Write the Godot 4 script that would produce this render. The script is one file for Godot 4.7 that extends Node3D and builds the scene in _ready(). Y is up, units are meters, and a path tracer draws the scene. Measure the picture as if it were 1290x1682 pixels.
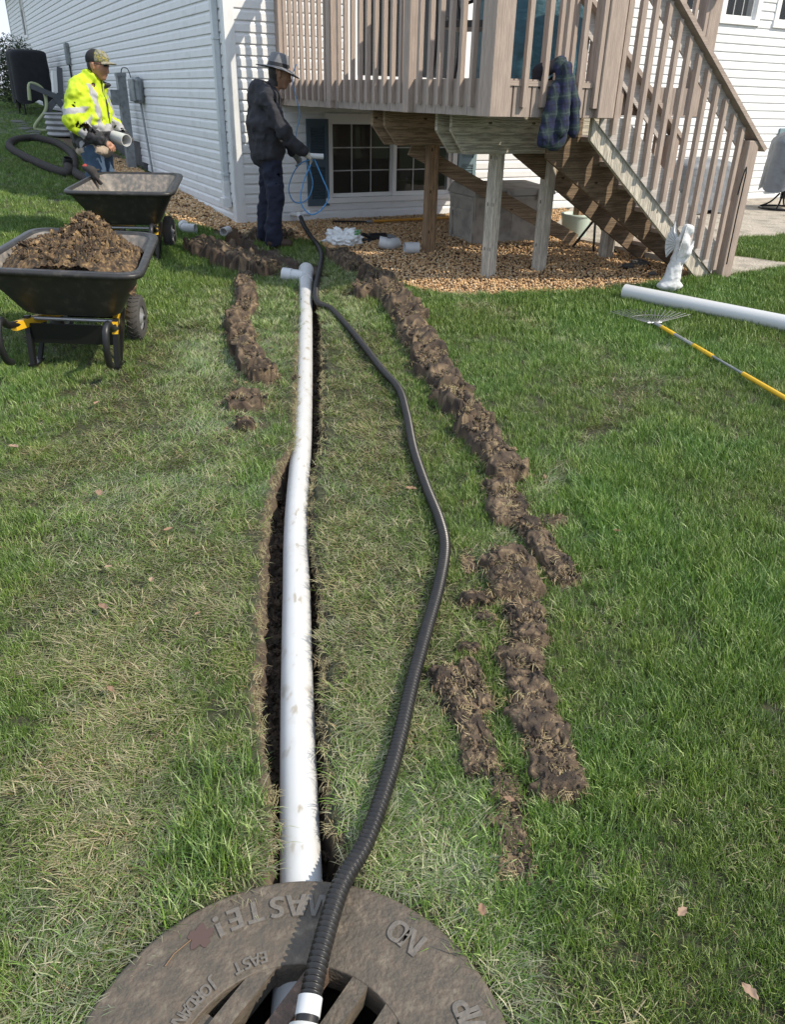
extends Node3D

# House frame: x runs along the front wall, z comes out of it towards the yard; its corner stands at CORNER.
const CORNER := Vector3(-1.919, 0.393, -9.834)
const TURN := deg_to_rad(28.5)
const TRENCH_L := [Vector2(-0.905, -7.30), Vector2(-0.895, -7.055), Vector2(-0.621, -4.565), Vector2(-0.547, -3.872), Vector2(-0.60, -3.62), Vector2(-0.606, -3.45), Vector2(-0.568, -2.948), Vector2(-0.495, -2.383), Vector2(-0.440, -1.961), Vector2(-0.400, -1.79), Vector2(-0.350, -1.605), Vector2(-0.318, -1.5), Vector2(-0.292, -1.15)]
const TRENCH_R := [Vector2(-0.70, -7.30), Vector2(-0.656, -6.685), Vector2(-0.617, -6.364), Vector2(-0.55, -5.885), Vector2(-0.522, -5.411), Vector2(-0.466, -5.011), Vector2(-0.432, -4.538), Vector2(-0.372, -3.882), Vector2(-0.385, -3.51), Vector2(-0.368, -3.21), Vector2(-0.310, -2.76), Vector2(-0.262, -2.655), Vector2(-0.245, -2.393), Vector2(-0.218, -2.101), Vector2(-0.188, -1.851), Vector2(-0.165, -1.69), Vector2(-0.15, -1.543), Vector2(-0.13, -1.455), Vector2(-0.085, -1.4), Vector2(-0.07, -1.15)]
const BRANCH := [Vector2(-0.82, -7.3), Vector2(-0.98, -7.75), Vector2(-1.32, -8.12), Vector2(-1.78, -8.9), Vector2(-1.98, -9.5)]
const GRATE := Vector2(-0.176, -0.838)
const GRATE_R := 0.468
const GRAVEL := [Vector2(-0.583, -8.146), Vector2(-0.317, -7.67), Vector2(-0.079, -7.305), Vector2(0.193, -6.985), Vector2(0.56, -6.87), Vector2(1.145, -6.903), Vector2(1.768, -7.099), Vector2(2.27, -7.355), Vector2(2.612, -7.563), Vector2(3.008, -7.716), Vector2(3.18, -7.80), Vector2(2.66, -8.33), Vector2(2.28, -8.9), Vector2(2.0, -9.25), Vector2(1.93, -10.3), Vector2(2.5, -12.15), Vector2(-1.84, -9.86), Vector2(-3.97, -13.43), Vector2(-6.4, -17.9), Vector2(-7.1, -17.4), Vector2(-4.9, -13.8), Vector2(-3.6, -11.3), Vector2(-2.75, -9.95), Vector2(-2.22, -9.45), Vector2(-1.785, -9.2), Vector2(-1.415, -9.2), Vector2(-0.85, -8.75)]
const PATIO := [Vector2(3.18, -7.76), Vector2(3.60, -8.75), Vector2(3.96, -9.6), Vector2(4.7, -9.86), Vector2(12.0, -11.5), Vector2(12.0, -17.35), Vector2(2.5, -12.18), Vector2(1.93, -10.3), Vector2(2.0, -9.25), Vector2(2.28, -8.9), Vector2(2.66, -8.3)]
const WALK := [Vector2(3.18, -7.76), Vector2(3.60, -8.75), Vector2(3.99, -8.42), Vector2(4.5, -8.25), Vector2(5.2, -8.1), Vector2(5.2, -7.9), Vector2(4.4, -8.08), Vector2(3.95, -8.22), Vector2(3.57, -8.0)]

var M := {}
var T := {}
var names := {}
var rng := RandomNumberGenerator.new()
var lumps := FastNoiseLite.new()
var house_xf := Transform3D(Basis(Vector3.UP, TURN), CORNER)
var sods := []   # Vector3(x, z, radius): where turned sod or soil lies on the lawn


class Geo:
	var v := PackedVector3Array()
	var c := PackedColorArray()
	var idx := PackedInt32Array()

	func vert(p: Vector3, col := Color.WHITE) -> int:
		v.append(p)
		c.append(col)
		return v.size() - 1

	func face(a: int, b: int, d: int) -> void:   # counter-clockwise from outside
		idx.append(a)
		idx.append(d)
		idx.append(b)

	func tri(a: Vector3, b: Vector3, d: Vector3, col := Color.WHITE) -> void:
		var i := vert(a, col)
		vert(b, col)
		vert(d, col)
		face(i, i + 1, i + 2)

	func quad(a: Vector3, b: Vector3, d: Vector3, e: Vector3, col := Color.WHITE) -> void:
		var i := vert(a, col)
		vert(b, col)
		vert(d, col)
		vert(e, col)
		face(i, i + 1, i + 2)
		face(i, i + 2, i + 3)

	func hexa(p: Array, col := Color.WHITE) -> void:   # eight corners: bottom four counter-clockwise from above, then the top four
		quad(p[3], p[2], p[1], p[0], col)
		quad(p[4], p[5], p[6], p[7], col)
		for i in 4:
			var j := (i + 1) % 4
			quad(p[i], p[j], p[j + 4], p[i + 4], col)

	func box(at: Vector3, s: Vector3, b := Basis(), col := Color.WHITE) -> void:
		var h := s / 2.0
		var p := []
		for y in [-h.y, h.y]:
			for k in [Vector2(-1, 1), Vector2(1, 1), Vector2(1, -1), Vector2(-1, -1)]:
				p.append(at + b * Vector3(k.x * h.x, y, k.y * h.z))
		hexa(p, col)

	func beam(a: Vector3, b: Vector3, wide: float, high: float, up := Vector3.UP, col := Color.WHITE) -> void:
		var z := (b - a).normalized()
		var x := up.cross(z).normalized()
		var y := z.cross(x)
		box((a + b) / 2.0, Vector3(wide, high, a.distance_to(b)), Basis(x, y, z), col)

	func prism(poly: PackedVector2Array, depth: float, xf := Transform3D(), col := Color.WHITE) -> void:
		if Geometry2D.is_polygon_clockwise(poly):
			poly.reverse()
		var t := Geometry2D.triangulate_polygon(poly)
		for i in range(0, t.size(), 3):
			var p := [poly[t[i]], poly[t[i + 1]], poly[t[i + 2]]]
			if (p[1] - p[0]).cross(p[2] - p[0]) < 0.0:
				p.reverse()
			tri(xf * Vector3(p[0].x, p[0].y, depth), xf * Vector3(p[1].x, p[1].y, depth), xf * Vector3(p[2].x, p[2].y, depth), col)
			tri(xf * Vector3(p[0].x, p[0].y, 0), xf * Vector3(p[2].x, p[2].y, 0), xf * Vector3(p[1].x, p[1].y, 0), col)
		for i in poly.size():
			var a := poly[i]
			var b := poly[(i + 1) % poly.size()]
			quad(xf * Vector3(a.x, a.y, 0), xf * Vector3(b.x, b.y, 0), xf * Vector3(b.x, b.y, depth), xf * Vector3(a.x, a.y, depth), col)

	func tube(pts: PackedVector3Array, radii: PackedFloat32Array, seg := 10, caps := true, col := Color.WHITE, squash := 1.0) -> void:
		var m := pts.size()
		var first := v.size()
		var x := Vector3.ZERO
		for i in m:
			var dir := (pts[mini(i + 1, m - 1)] - pts[maxi(i - 1, 0)]).normalized()
			if x == Vector3.ZERO:
				x = dir.cross(Vector3.UP if absf(dir.y) < 0.9 else Vector3.RIGHT).normalized()
			else:
				x = (x - dir * x.dot(dir)).normalized()
			var y := dir.cross(x)
			var r := radii[mini(i, radii.size() - 1)]
			for k in seg:
				var a := TAU * k / seg
				vert(pts[i] + (x * cos(a) + y * sin(a) * squash) * r, col)
		for i in m - 1:
			for k in seg:
				var a := first + i * seg + k
				var b := first + i * seg + (k + 1) % seg
				face(a, b, b + seg)
				face(a, b + seg, a + seg)
		if caps:
			for e in [0, m - 1]:
				var mid := vert(pts[e], col)
				var ring := PackedInt32Array()
				for k in seg:
					ring.append(vert(v[first + e * seg + k], col))
				for k in seg:
					if e == 0:
						face(mid, ring[(k + 1) % seg], ring[k])
					else:
						face(mid, ring[k], ring[(k + 1) % seg])

	func bar(a: Vector3, b: Vector3, r: float, seg := 8, col := Color.WHITE) -> void:
		tube(PackedVector3Array([a, b]), PackedFloat32Array([r]), seg, true, col)

	func lathe(prof: PackedVector2Array, seg := 24, xf := Transform3D(), col := Color.WHITE) -> void:   # prof: (radius, y) from bottom to top outside
		var first := v.size()
		for p in prof:
			for k in seg:
				var a := TAU * k / seg
				vert(xf * Vector3(cos(a) * p.x, p.y, -sin(a) * p.x), col)
		for i in prof.size() - 1:
			for k in seg:
				var a := first + i * seg + k
				var b := first + i * seg + (k + 1) % seg
				face(a, b, b + seg)
				face(a, b + seg, a + seg)

	func pipe(a: Vector3, b: Vector3, r: float, wall: float, seg := 20, col := Color.WHITE) -> void:   # an open-ended pipe
		var y := (b - a).normalized()
		var x := y.cross(Vector3.UP if absf(y.y) < 0.9 else Vector3.RIGHT).normalized()
		var xf := Transform3D(Basis(x, y, x.cross(y)), a)
		var l := a.distance_to(b)
		for run in [[Vector2(r, 0), Vector2(r, l)], [Vector2(r, l), Vector2(r - wall, l)], [Vector2(r - wall, l), Vector2(r - wall, 0)], [Vector2(r - wall, 0), Vector2(r, 0)]]:
			lathe(PackedVector2Array(run), seg, xf, col)

	func grid(nu: int, nv: int, f: Callable) -> void:   # f(i, j) gives [point, colour]; counter-clockwise when u x v points outside
		var first := v.size()
		for j in nv:
			for i in nu:
				var r: Array = f.call(i, j)
				vert(r[0], r[1])
		for j in nv - 1:
			for i in nu - 1:
				var a := first + j * nu + i
				face(a, a + 1, a + nu + 1)
				face(a, a + nu + 1, a + nu)

	func mesh() -> ArrayMesh:
		var nrm := PackedVector3Array()
		nrm.resize(v.size())
		for i in range(0, idx.size(), 3):
			var a := idx[i]
			var b := idx[i + 1]
			var d := idx[i + 2]
			var f := (v[d] - v[a]).cross(v[b] - v[a])
			nrm[a] += f
			nrm[b] += f
			nrm[d] += f
		for i in nrm.size():
			nrm[i] = nrm[i].normalized() if nrm[i].length_squared() > 1e-30 else Vector3.UP
		var arr := []
		arr.resize(Mesh.ARRAY_MAX)
		arr[Mesh.ARRAY_VERTEX] = v
		arr[Mesh.ARRAY_NORMAL] = nrm
		arr[Mesh.ARRAY_COLOR] = c
		arr[Mesh.ARRAY_INDEX] = idx
		var m := ArrayMesh.new()
		m.add_surface_from_arrays(Mesh.PRIMITIVE_TRIANGLES, arr)
		return m


# A body or garment: rounded bones joined smoothly, meshed as surface nets.
class Flesh:
	var prims := []
	func bone(a: Vector3, b: Vector3, ra: float, rb: float, k := 0.03, flat := Vector3.ONE) -> void:
		prims.append([a, b, ra, rb, k, flat])
	func build(cell: float, colour: Callable, wrinkle: FastNoiseLite = null, amp := 0.0) -> Geo:
		var lo := Vector3.INF
		var hi := -Vector3.INF
		for p in prims:
			var r: float = maxf(p[2], p[3]) * maxf(p[5].x, maxf(p[5].y, p[5].z)) + p[4] + cell * 3.0
			lo = lo.min(p[0].min(p[1]) - Vector3.ONE * r)
			hi = hi.max(p[0].max(p[1]) + Vector3.ONE * r)
		var d := Vector3i(((hi - lo) / cell).ceil()) + Vector3i.ONE
		var f := PackedFloat32Array()
		f.resize(d.x * d.y * d.z)
		f.fill(9.0)
		for p in prims:
			var r: float = maxf(p[2], p[3]) * maxf(p[5].x, maxf(p[5].y, p[5].z)) + p[4] + cell * 2.0
			var i0 := Vector3i(((p[0].min(p[1]) - Vector3.ONE * r - lo) / cell).floor()).clamp(Vector3i.ZERO, d - Vector3i.ONE)
			var i1 := Vector3i(((p[0].max(p[1]) + Vector3.ONE * r - lo) / cell).ceil()).clamp(Vector3i.ZERO, d - Vector3i.ONE)
			var a: Vector3 = p[0]
			var fl: Vector3 = Vector3.ONE / p[5]
			var ab: Vector3 = (p[1] - a) * fl
			var l2 := maxf(ab.length_squared(), 1e-9)
			var ra: float = p[2]
			var dr: float = p[3] - p[2]
			var k: float = p[4]
			for z in range(i0.z, i1.z + 1):
				for y in range(i0.y, i1.y + 1):
					var row := (z * d.y + y) * d.x
					for x in range(i0.x, i1.x + 1):
						var q := (lo + Vector3(x, y, z) * cell - a) * fl
						var t := clampf(q.dot(ab) / l2, 0.0, 1.0)
						var b := (q - ab * t).length() - (ra + dr * t)
						var o := f[row + x]
						if o > 8.0:
							f[row + x] = b
						else:
							var h := clampf(0.5 + 0.5 * (o - b) / k, 0.0, 1.0)
							f[row + x] = lerpf(o, b, h) - k * h * (1.0 - h)
		if wrinkle:
			for i in f.size():
				if absf(f[i]) < cell * 2.5:
					var q := lo + Vector3(i % d.x, (i / d.x) % d.y, i / (d.x * d.y)) * cell
					f[i] += amp * wrinkle.get_noise_3dv(q)
		var g := Geo.new()
		var at := {}
		var st := [0, 1, d.x, d.x + 1, d.x * d.y, d.x * d.y + 1, d.x * d.y + d.x, d.x * d.y + d.x + 1]
		var off := [Vector3(0, 0, 0), Vector3(1, 0, 0), Vector3(0, 1, 0), Vector3(1, 1, 0), Vector3(0, 0, 1), Vector3(1, 0, 1), Vector3(0, 1, 1), Vector3(1, 1, 1)]
		var edges := [[0, 1], [2, 3], [4, 5], [6, 7], [0, 2], [1, 3], [4, 6], [5, 7], [0, 4], [1, 5], [2, 6], [3, 7]]
		for z in d.z - 1:
			for y in d.y - 1:
				for x in d.x - 1:
					var i := (z * d.y + y) * d.x + x
					if absf(f[i]) > cell * 2.6:
						continue
					var inside := 0
					for k in 8:
						if f[i + st[k]] < 0.0:
							inside += 1
					if inside == 0 or inside == 8:
						continue
					var sum := Vector3.ZERO
					var cnt := 0
					for e in edges:
						var a := f[i + st[e[0]]]
						var b := f[i + st[e[1]]]
						if (a < 0.0) != (b < 0.0):
							sum += off[e[0]].lerp(off[e[1]], a / (a - b))
							cnt += 1
					var p := lo + (Vector3(x, y, z) + sum / cnt) * cell
					at[i] = g.vert(p, colour.call(p))
		var axes := [[1, d.x, d.x * d.y], [d.x, d.x * d.y, 1], [d.x * d.y, 1, d.x]]
		for i in at:
			for ax in axes:
				var j: int = i + ax[0]
				if j >= f.size() or (f[i] < 0.0) == (f[j] < 0.0):
					continue
				var b: int = i - ax[1]
				var c2: int = i - ax[1] - ax[2]
				var e: int = i - ax[2]
				if not (at.has(b) and at.has(c2) and at.has(e)):
					continue
				if f[i] < 0.0:
					g.face(at[c2], at[e], at[i])
					g.face(at[c2], at[i], at[b])
				else:
					g.face(at[c2], at[i], at[e])
					g.face(at[c2], at[b], at[i])
		return g


func numbered(called: String) -> String:
	names[called] = names.get(called, -1) + 1
	return called if names[called] == 0 else "%s_%03d" % [called, names[called]]

func thing(called: String, label: String, category: String, group := "", xf := Transform3D()) -> Node3D:
	var o := Node3D.new()
	o.name = numbered(called)
	add_child(o)
	o.transform = xf
	return tag(o, label, category, group)

func tag(o: Node3D, label: String, category: String, group := "") -> Node3D:
	o.set_meta("label", label)
	o.set_meta("category", category)
	if group:
		o.set_meta("group", group)
	return o

func part(parent: Node3D, called: String, g, m: Material, xf := Transform3D()) -> MeshInstance3D:
	var o := MeshInstance3D.new()
	o.name = numbered(called) if parent == self else called
	o.mesh = g.mesh() if g is Geo else g
	o.material_override = m
	o.transform = xf
	parent.add_child(o, true)
	return o

func single(called: String, g, m: Material, label: String, category: String, group := "", xf := Transform3D()) -> MeshInstance3D:
	var o := part(self, called, g, m, xf)
	tag(o, label, category, group)
	return o

func struct(called: String, g, m: Material, xf := Transform3D()) -> MeshInstance3D:
	var o := part(self, called, g, m, xf)
	o.set_meta("kind", "structure")
	return o

func many(parent: Node3D, called: String, mesh: Mesh, m: Material, xfs: Array, cols: Array) -> MultiMeshInstance3D:
	var mm := MultiMesh.new()
	mm.transform_format = MultiMesh.TRANSFORM_3D
	mm.use_colors = true
	mm.mesh = mesh
	mm.instance_count = xfs.size()
	for i in xfs.size():
		mm.set_instance_transform(i, xfs[i])
		mm.set_instance_color(i, cols[i])
	var o := MultiMeshInstance3D.new()
	o.name = numbered(called) if parent == self else called
	o.multimesh = mm
	o.material_override = m
	o.set_meta("kind", "stuff")
	parent.add_child(o, true)
	return o

func lin(r: float, g: float, b: float) -> Color:
	return Color(r, g, b).linear_to_srgb()

func noise_tex(key: String, freq: float, octaves: int, stops: Array, size := 512, kind := FastNoiseLite.TYPE_SIMPLEX_SMOOTH) -> NoiseTexture2D:   # stops: [offset, grey or linear Color]
	if T.has(key):
		return T[key]
	var n := FastNoiseLite.new()
	n.noise_type = kind
	n.frequency = freq
	n.fractal_octaves = octaves
	n.seed = key.hash() % 9999
	var t := NoiseTexture2D.new()
	t.width = size
	t.height = size
	t.seamless = true
	t.noise = n
	var g := Gradient.new()
	g.offsets = PackedFloat32Array(stops.map(func(s): return s[0]))
	g.colors = PackedColorArray(stops.map(func(s): return s[1].linear_to_srgb() if s[1] is Color else Color(s[1], s[1], s[1])))
	t.color_ramp = g
	T[key] = t
	return t

func bump_tex(key: String, freq: float, octaves: int, strength := 4.0, size := 512, kind := FastNoiseLite.TYPE_SIMPLEX_SMOOTH) -> NoiseTexture2D:
	if T.has(key):
		return T[key]
	var n := FastNoiseLite.new()
	n.noise_type = kind
	n.frequency = freq
	n.fractal_octaves = octaves
	n.seed = key.hash() % 9999
	var t := NoiseTexture2D.new()
	t.width = size
	t.height = size
	t.seamless = true
	t.as_normal_map = true
	t.bump_strength = strength
	t.noise = n
	T[key] = t
	return t

func mat(key: String, col: Color, rough := 0.7, tex: Texture2D = null, scale := Vector3.ONE, normal: Texture2D = null, vcol := false) -> StandardMaterial3D:   # col is linear
	var m := StandardMaterial3D.new()
	m.resource_name = key
	m.albedo_color = col.linear_to_srgb()
	m.roughness = rough
	m.vertex_color_use_as_albedo = vcol
	if tex or normal:
		m.uv1_triplanar = true
		m.uv1_scale = scale
		m.albedo_texture = tex
	if normal:
		m.normal_enabled = true
		m.normal_texture = normal
		m.normal_scale = 0.6
	M[key] = m
	return m

func V(x: float, z: float) -> Vector2:
	return Vector2(x, z)

func side(line: Array, z: float) -> float:   # x of a trench edge at z
	for i in line.size() - 1:
		if z >= line[i].y and z <= line[i + 1].y:
			return lerpf(line[i].x, line[i + 1].x, (z - line[i].y) / (line[i + 1].y - line[i].y))
	return 1e3

func ground(x: float, z: float) -> float:
	var g := 0.046 * clampf(-z - 1.3, 0.0, 8.2)
	var q := Vector3(x - CORNER.x, 0, z - CORNER.z)
	var s := -(q.x * sin(TURN) + q.z * cos(TURN))
	if s > 0.0:
		var u := q.x * cos(TURN) - q.z * sin(TURN)
		g += (0.05 * minf(s, 5.0) + 0.07 * clampf(s - 5.0, 0.0, 9.0) + 0.03 * clampf(s - 14.0, 0.0, 30.0)) * (1.0 - smoothstep(-0.3, 1.0, u))
	return g

func dug(x: float, z: float) -> float:   # 0 on the lawn, 1 on the floor of the trench
	var wob := 0.028 * lumps.get_noise_2d(x * 2.0, z * 9.0) + 0.014 * lumps.get_noise_2d(x * 9.0 + 50.0, z * 40.0)
	var d := 0.0
	if z < -1.15 and z > -7.3:
		d = minf(smoothstep(0.0, 0.034, x - side(TRENCH_L, z) - wob), smoothstep(0.0, 0.022, side(TRENCH_R, z) - x + wob))
	if z < -7.2 and z > -9.7:
		for i in BRANCH.size() - 1:
			var q := Geometry2D.get_closest_point_to_segment(Vector2(x, z), BRANCH[i], BRANCH[i + 1])
			d = maxf(d, smoothstep(0.0, 0.035, 0.105 + wob - q.distance_to(Vector2(x, z))))
	return d

func soft_ground(x: float, z: float) -> float:
	return ground(x, z) + 0.012 * lumps.get_noise_2d(x * 1.3, z * 1.3) + 0.006 * lumps.get_noise_2d(x * 6.0, z * 6.0)

func at_ground(x: float, z: float, up := 0.0) -> Vector3:
	return Vector3(x, ground(x, z) + up, z)

func inside(p: Vector2, poly: Array) -> bool:
	return Geometry2D.is_point_in_polygon(p, PackedVector2Array(poly))

func smooth(pts: Array, step := 0.03) -> PackedVector3Array:   # a rounded path through the points
	var out := PackedVector3Array()
	for i in pts.size() - 1:
		var a: Vector3 = pts[maxi(i - 1, 0)]
		var b: Vector3 = pts[i]
		var c: Vector3 = pts[i + 1]
		var d: Vector3 = pts[mini(i + 2, pts.size() - 1)]
		var n := maxi(1, int(b.distance_to(c) / step))
		for k in n:
			out.append(b.cubic_interpolate(c, a, d, float(k) / n))
	out.append(pts[-1])
	return out


func wood_tex(key: String, upright: bool, dark: float, lines_: float, bump := false) -> ImageTexture:   # long grain with a few knots and checks
	if T.has(key):
		return T[key]
	var n := FastNoiseLite.new()
	n.seed = 77
	n.frequency = 1.0
	n.fractal_octaves = 4
	var size := 384
	var im := Image.create(size, size, false, Image.FORMAT_RGB8)
	for a in size:          # across the grain
		for b in size:      # along it
			var u := float(a) / size
			var v := float(b) / size
			var knot := Vector2(u - 0.37, (v - 0.6) * 0.5).length() + (9.0 if dark > 0.75 else 0.0)
			var bend := 0.03 * exp(-knot * knot * 120.0) + 0.006 * n.get_noise_2d(absf(v - 0.5) * 4.0, u * 2.0)
			var q := (u + bend) * lines_
			var g := n.get_noise_2d(q, absf(v - 0.5) * 1.4)
			var fine := n.get_noise_2d(q * 3.0, absf(v - 0.5) * 5.0 + 9.0)
			var t := clampf(0.5 + g * 1.3 + fine * 0.5, 0.0, 1.0)
			var c := lerpf(dark, 1.0, t)
			if fine > 0.40 and dark < 0.75:
				c *= 0.75
			if knot < 0.022:
				c *= 0.5
			if upright:
				im.set_pixel(a, b, Color(c, c, c))
			else:
				im.set_pixel(b, a, Color(c, c, c))
	if bump:
		im.bump_map_to_normal_map(3.0)
	T[key] = ImageTexture.create_from_image(im)
	return T[key]


func _ready() -> void:
	rng.seed = 7
	lumps.seed = 3
	lumps.frequency = 1.0
	lumps.fractal_octaves = 3
	# camera, sky, sun, exposure
	var cam := Camera3D.new()
	cam.name = "camera"
	cam.fov = 66.38
	cam.far = 400.0
	cam.near = 0.05
	cam.transform = Transform3D(Basis(Vector3.RIGHT, -deg_to_rad(27.93)) * Basis(Vector3.BACK, deg_to_rad(1.4)), Vector3(0, 1.765, 0))
	add_child(cam)
	cam.current = true
	var sky_m := ProceduralSkyMaterial.new()
	sky_m.sky_top_color = Color(0.80, 0.86, 0.95)
	sky_m.sky_horizon_color = Color(0.89, 0.925, 0.965)
	sky_m.sky_curve = 0.12
	sky_m.ground_horizon_color = Color(0.6, 0.62, 0.58)
	sky_m.ground_bottom_color = Color(0.2, 0.22, 0.16)
	sky_m.sky_energy_multiplier = 1.08
	var env := Environment.new()
	env.background_mode = Environment.BG_SKY
	env.sky = Sky.new()
	env.sky.sky_material = sky_m
	env.background_energy_multiplier = 1.0
	env.tonemap_mode = Environment.TONE_MAPPER_LINEAR
	env.tonemap_exposure = 1.1
	env.sdfgi_enabled = true
	env.ssao_enabled = true
	env.ssil_enabled = true
	var we := WorldEnvironment.new()
	we.name = "world_environment"
	we.environment = env
	add_child(we)
	var sun := DirectionalLight3D.new()
	sun.name = "sun"
	sun.light_energy = 1.45
	sun.light_angular_distance = 0.5
	sun.light_color = Color(1.0, 0.955, 0.88)
	sun.shadow_enabled = true
	sun.look_at_from_position(Vector3(0.989, 1.0, 0.397) * 20.0, Vector3.ZERO)
	add_child(sun)

	make_materials()
	lay_sod_list()
	make_ground()
	make_house()
	make_deck()
	make_stairs()
	make_gravel()
	make_far_yard()
	make_pipes()
	make_grate()
	make_sod()
	make_barrows()
	make_yard_things()
	make_people()
	make_grass()


func make_materials() -> void:
	var grain_v := wood_tex("grain_v", true, 0.86, 34.0)
	var grain_h := wood_tex("grain_h", false, 0.86, 34.0)
	var old_v := wood_tex("old_v", true, 0.70, 28.0)
	var old_h := wood_tex("old_h", false, 0.70, 28.0)
	var relief_v := wood_tex("relief_v", true, 0.5, 34.0, true)
	var relief_h := wood_tex("relief_h", false, 0.5, 34.0, true)
	var patch := noise_tex("patch", 0.008, 5, [[0.0, 0.72], [0.5, 0.95], [1.0, 1.0]])
	var fine := noise_tex("fine", 0.06, 4, [[0.0, 0.7], [0.5, 0.92], [1.0, 1.0]])
	var pits_n := bump_tex("pits_n", 0.08, 4, 6.0)
	var cloth_n := bump_tex("cloth_n", 0.02, 4, 6.0)
	var film := noise_tex("film", 0.012, 5, [[0.0, Color(0.80, 0.80, 0.78)], [0.5, Color(0.96, 0.96, 0.95)], [1.0, Color(1, 1, 1)]])
	mat("vinyl", Color(0.76, 0.77, 0.78), 0.42, film, Vector3(0.35, 0.9, 0.35))
	mat("trim", Color(0.80, 0.81, 0.82), 0.38, film, Vector3(1.0, 0.4, 1.0))
	mat("spout", Color(0.60, 0.64, 0.67), 0.4, film, Vector3(1.0, 0.5, 1.0))
	mat("concrete_dark", Color(0.10, 0.10, 0.10), 0.9, patch, Vector3.ONE)
	mat("patio", Color(0.46, 0.41, 0.34), 0.9, patch, Vector3(0.6, 0.6, 0.6), pits_n)
	mat("paint_up", Color(0.42, 0.335, 0.282), 0.62, grain_v, Vector3.ONE * 3.2, relief_v)
	mat("paint_side", Color(0.42, 0.335, 0.282), 0.62, grain_h, Vector3.ONE * 3.2, relief_h)
	mat("skirt_up", Color(0.40, 0.33, 0.285), 0.62, grain_v, Vector3.ONE * 3.2, relief_v)
	mat("stair_skirt", Color(0.56, 0.51, 0.47), 0.6, grain_h, Vector3.ONE * 2.0, null)
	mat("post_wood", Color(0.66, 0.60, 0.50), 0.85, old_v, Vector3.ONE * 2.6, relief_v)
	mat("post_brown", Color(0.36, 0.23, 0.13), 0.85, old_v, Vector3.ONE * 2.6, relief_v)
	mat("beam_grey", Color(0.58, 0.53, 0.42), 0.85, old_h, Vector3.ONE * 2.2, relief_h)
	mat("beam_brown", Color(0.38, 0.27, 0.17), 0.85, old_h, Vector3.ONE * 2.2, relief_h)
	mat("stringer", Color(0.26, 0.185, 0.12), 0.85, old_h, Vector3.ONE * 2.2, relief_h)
	mat("window_white", Color(0.78, 0.78, 0.77), 0.35)
	mat("shutter", Color(0.062, 0.095, 0.125), 0.5)
	mat("shutter_pale", Color(0.17, 0.25, 0.28), 0.5)
	mat("room", Color(0.20, 0.185, 0.16), 0.9)
	mat("curtain", Color(0.5, 0.48, 0.44), 0.9)
	mat("roofing", Color(0.09, 0.085, 0.08), 0.95, fine, Vector3(2, 2, 2))
	mat("meter_grey", Color(0.27, 0.29, 0.30), 0.45, patch, Vector3(2, 2, 2)).metallic = 0.2
	mat("pvc", Color(0.56, 0.57, 0.575), 0.3)
	mat("pvc_dirty", Color(0.55, 0.555, 0.555), 0.32, noise_tex("pvc_dirt", 0.02, 7, [[0.0, Color(0.45, 0.36, 0.25)], [0.20, Color(0.70, 0.63, 0.52)], [0.29, Color(0.95, 0.945, 0.93)], [0.5, Color(1, 1, 1)], [1.0, Color(1, 1, 1)]]), Vector3(1.7, 1.7, 0.7))
	mat("pvc_mark", Color(0.25, 0.2, 0.15), 0.6)
	mat("hose", Color(0.050, 0.048, 0.048), 0.34, noise_tex("hose_dust", 0.02, 5, [[0.0, Color(0.28, 0.28, 0.29)], [0.56, Color(0.34, 0.34, 0.34)], [0.76, Color(0.6, 0.55, 0.48)], [1.0, Color(1, 0.9, 0.75)]]), Vector3(3, 3, 3))
	mat("big_hose", Color(0.045, 0.038, 0.033), 0.75, patch, Vector3(3, 3, 3))
	mat("black_plastic", Color(0.016, 0.016, 0.018), 0.42, noise_tex("scuffs", 0.03, 5, [[0.0, 0.8], [0.6, 0.9], [1.0, 1.0]]), Vector3(2, 2, 2))
	mat("tray", Color(0.070, 0.070, 0.073), 0.45, noise_tex("tray_scuff", 0.014, 6, [[0.0, Color(0.30, 0.30, 0.30)], [0.52, Color(0.38, 0.38, 0.38)], [0.70, Color(0.5, 0.48, 0.45)], [0.78, Color(0.8, 0.74, 0.66)], [1.0, Color(1, 0.9, 0.8)]]), Vector3(1.6, 1.6, 1.6))
	mat("tray_worn", Color(0.40, 0.385, 0.37), 0.6, noise_tex("tray_dust", 0.02, 6, [[0.0, Color(0.22, 0.22, 0.22)], [0.45, Color(0.36, 0.36, 0.35)], [0.6, Color(0.55, 0.5, 0.45)], [1.0, Color(1, 0.88, 0.74)]]), Vector3(1.6, 1.6, 1.6))
	mat("black_steel", Color(0.012, 0.012, 0.013), 0.35).metallic = 0.3
	mat("yellow", Color(0.75, 0.44, 0.02), 0.45)
	mat("tyre", Color(0.055, 0.052, 0.05), 0.85)
	mat("rim_metal", Color(0.45, 0.45, 0.46), 0.4).metallic = 0.6
	mat("iron", Color(0.225, 0.20, 0.165), 0.66, noise_tex("iron_rust", 0.022, 8, [[0.0, Color(0.33, 0.31, 0.29)], [0.40, Color(0.38, 0.36, 0.335)], [0.54, Color(0.42, 0.395, 0.36)], [0.64, Color(0.48, 0.41, 0.365)], [0.76, Color(0.52, 0.48, 0.43)], [1.0, Color(0.8, 0.75, 0.68)]]), Vector3(1.5, 1.5, 1.5), pits_n).normal_scale = 0.4
	mat("iron_worn", Color(0.135, 0.120, 0.102), 0.6, null, Vector3.ONE, pits_n).normal_scale = 0.3
	mat("iron_rusty", Color(0.25, 0.18, 0.145), 0.75, T.iron_rust, Vector3(2.5, 2.5, 2.5), pits_n)
	mat("soil", Color(1, 1, 1), 0.97, fine, Vector3(4, 4, 4), pits_n, true).normal_scale = 1.3
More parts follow.
